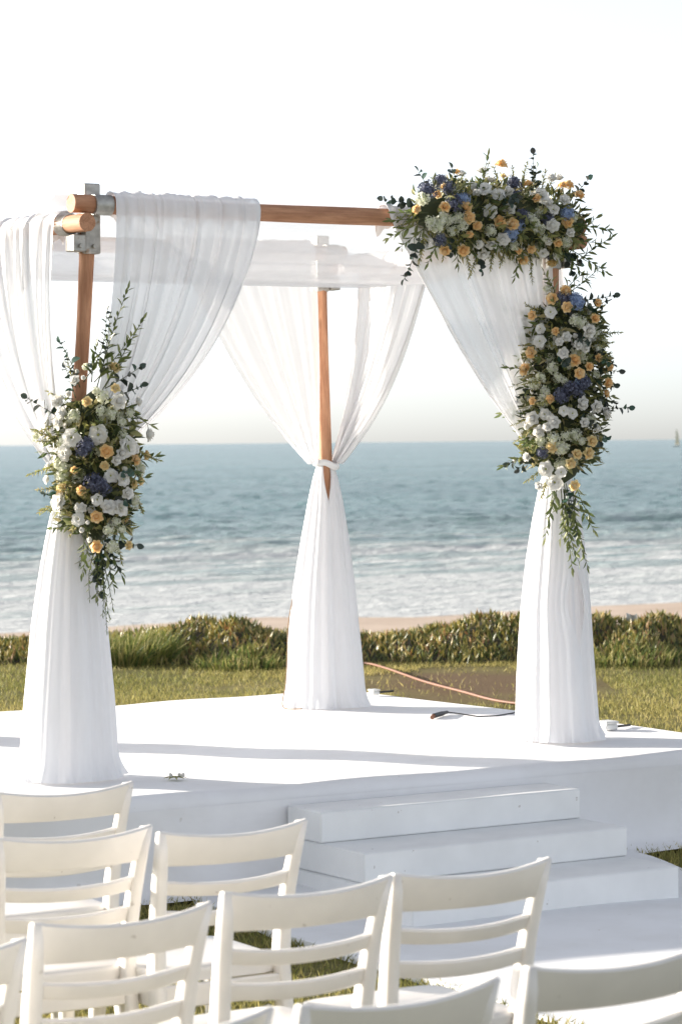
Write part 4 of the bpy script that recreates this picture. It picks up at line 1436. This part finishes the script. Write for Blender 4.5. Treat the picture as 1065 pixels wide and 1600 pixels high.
def lamp_box(label, p, sx, sy, h, rz):
    t = thing("floor_light", label, "floor light", p, rz)
    mb = MB(); mb.box((-sx, -sy, 0), (sx, sy, h * .72), bev=.008); mb.build("housing", M['plastic'], t, edge=40)
    mb = MB(); mb.box((-sx * 1.08, -sy * 1.08, h * .73), (sx * 1.08, sy * 1.08, h), bev=.006); mb.build("lid", M['plastic'], t, edge=40)
    mb = MB(); mb.tube([(sx, 0, h * .3), (sx + .03, .0, .012), (sx + .12, .03, .01)], .006, 6); mb.build("cable", M['black'], t)
p = on_deck(947, 1142, 0); p.z = DECK
lamp_box("white plastic floor box right of the tall garland's drape", p, .036, .042, .042, TH)
p = on_deck(583, 1084, 0); p.z = DECK
lamp_box("white plastic floor box behind the foot of the central drape", p, .022, .03, .03, TH)

q = post_axis('br', DECK)
cable("hanging_cord", [q + Vector((-.175, -.03, .56)), q + Vector((-.200, -.05, .42)), q + Vector((-.205, -.08, .26)), q + Vector((-.215, -.10, .12)), q + Vector((-.228, -.12, .010)), q + Vector((-.13, -.20, .008))], .003, 'dry',
      "thin brown cord hanging down beside the central drape's skirt", "cord")

# sail far out
Y = 2600.0
b = at(1055, 702, Y); b.z = SEA_Z
sb = thing("sailboat", "tiny pale orange sail far out on the horizon", "sailboat", b)
mb = MB(); rows = []
for i in range(9):
    t = i / 8
    wd = 3.6 * (1 - t) ** .7 + .6
    rows.append([(-1.2 + .9 * t + wd * q_, .35 * math.sin(math.pi * q_) * (1 - t), 1.6 + 14.5 * t) for q_ in np.linspace(0, 1, 6)])
mb.grid(rows); o = mb.build("sail", M['sail'], sb)
mb = MB(); mb.tube([(-1.3, 0, .6), (-.4, 0, 16.8)], [.1, .05], 8); mb.build("mast", M['plastic'], sb)
mb = MB(); rows = []
for x_, w_, z_ in ((-3.4, .8, .9), (-2, 1.2, .8), (0, 1.3, .75), (2, .9, .85), (3.6, .05, 1.1)):
    rows.append([(x_, -w_, z_), (x_, -w_ * .7, .1), (x_, 0, -.3), (x_, w_ * .7, .1), (x_, w_, z_)])
mb.grid(rows); mb.build("hull", M['plastic'], sb)

# scrap of paper caught in the planting
p = at(985, 966, 23.2)
mb = MB(); rows = []
for i in range(6):
    rows.append([(p.x + (i - 2.5) * .018, p.y + .02 * math.sin(i * 2 + j), p.z + (j - 2) * .018 + .01 * math.sin(j * 2 + i)) for j in range(5)])
mb.grid(rows); tag(mb.build("paper_scrap", M['plastic']), "white scrap of paper caught among the dark ground cover", "litter")
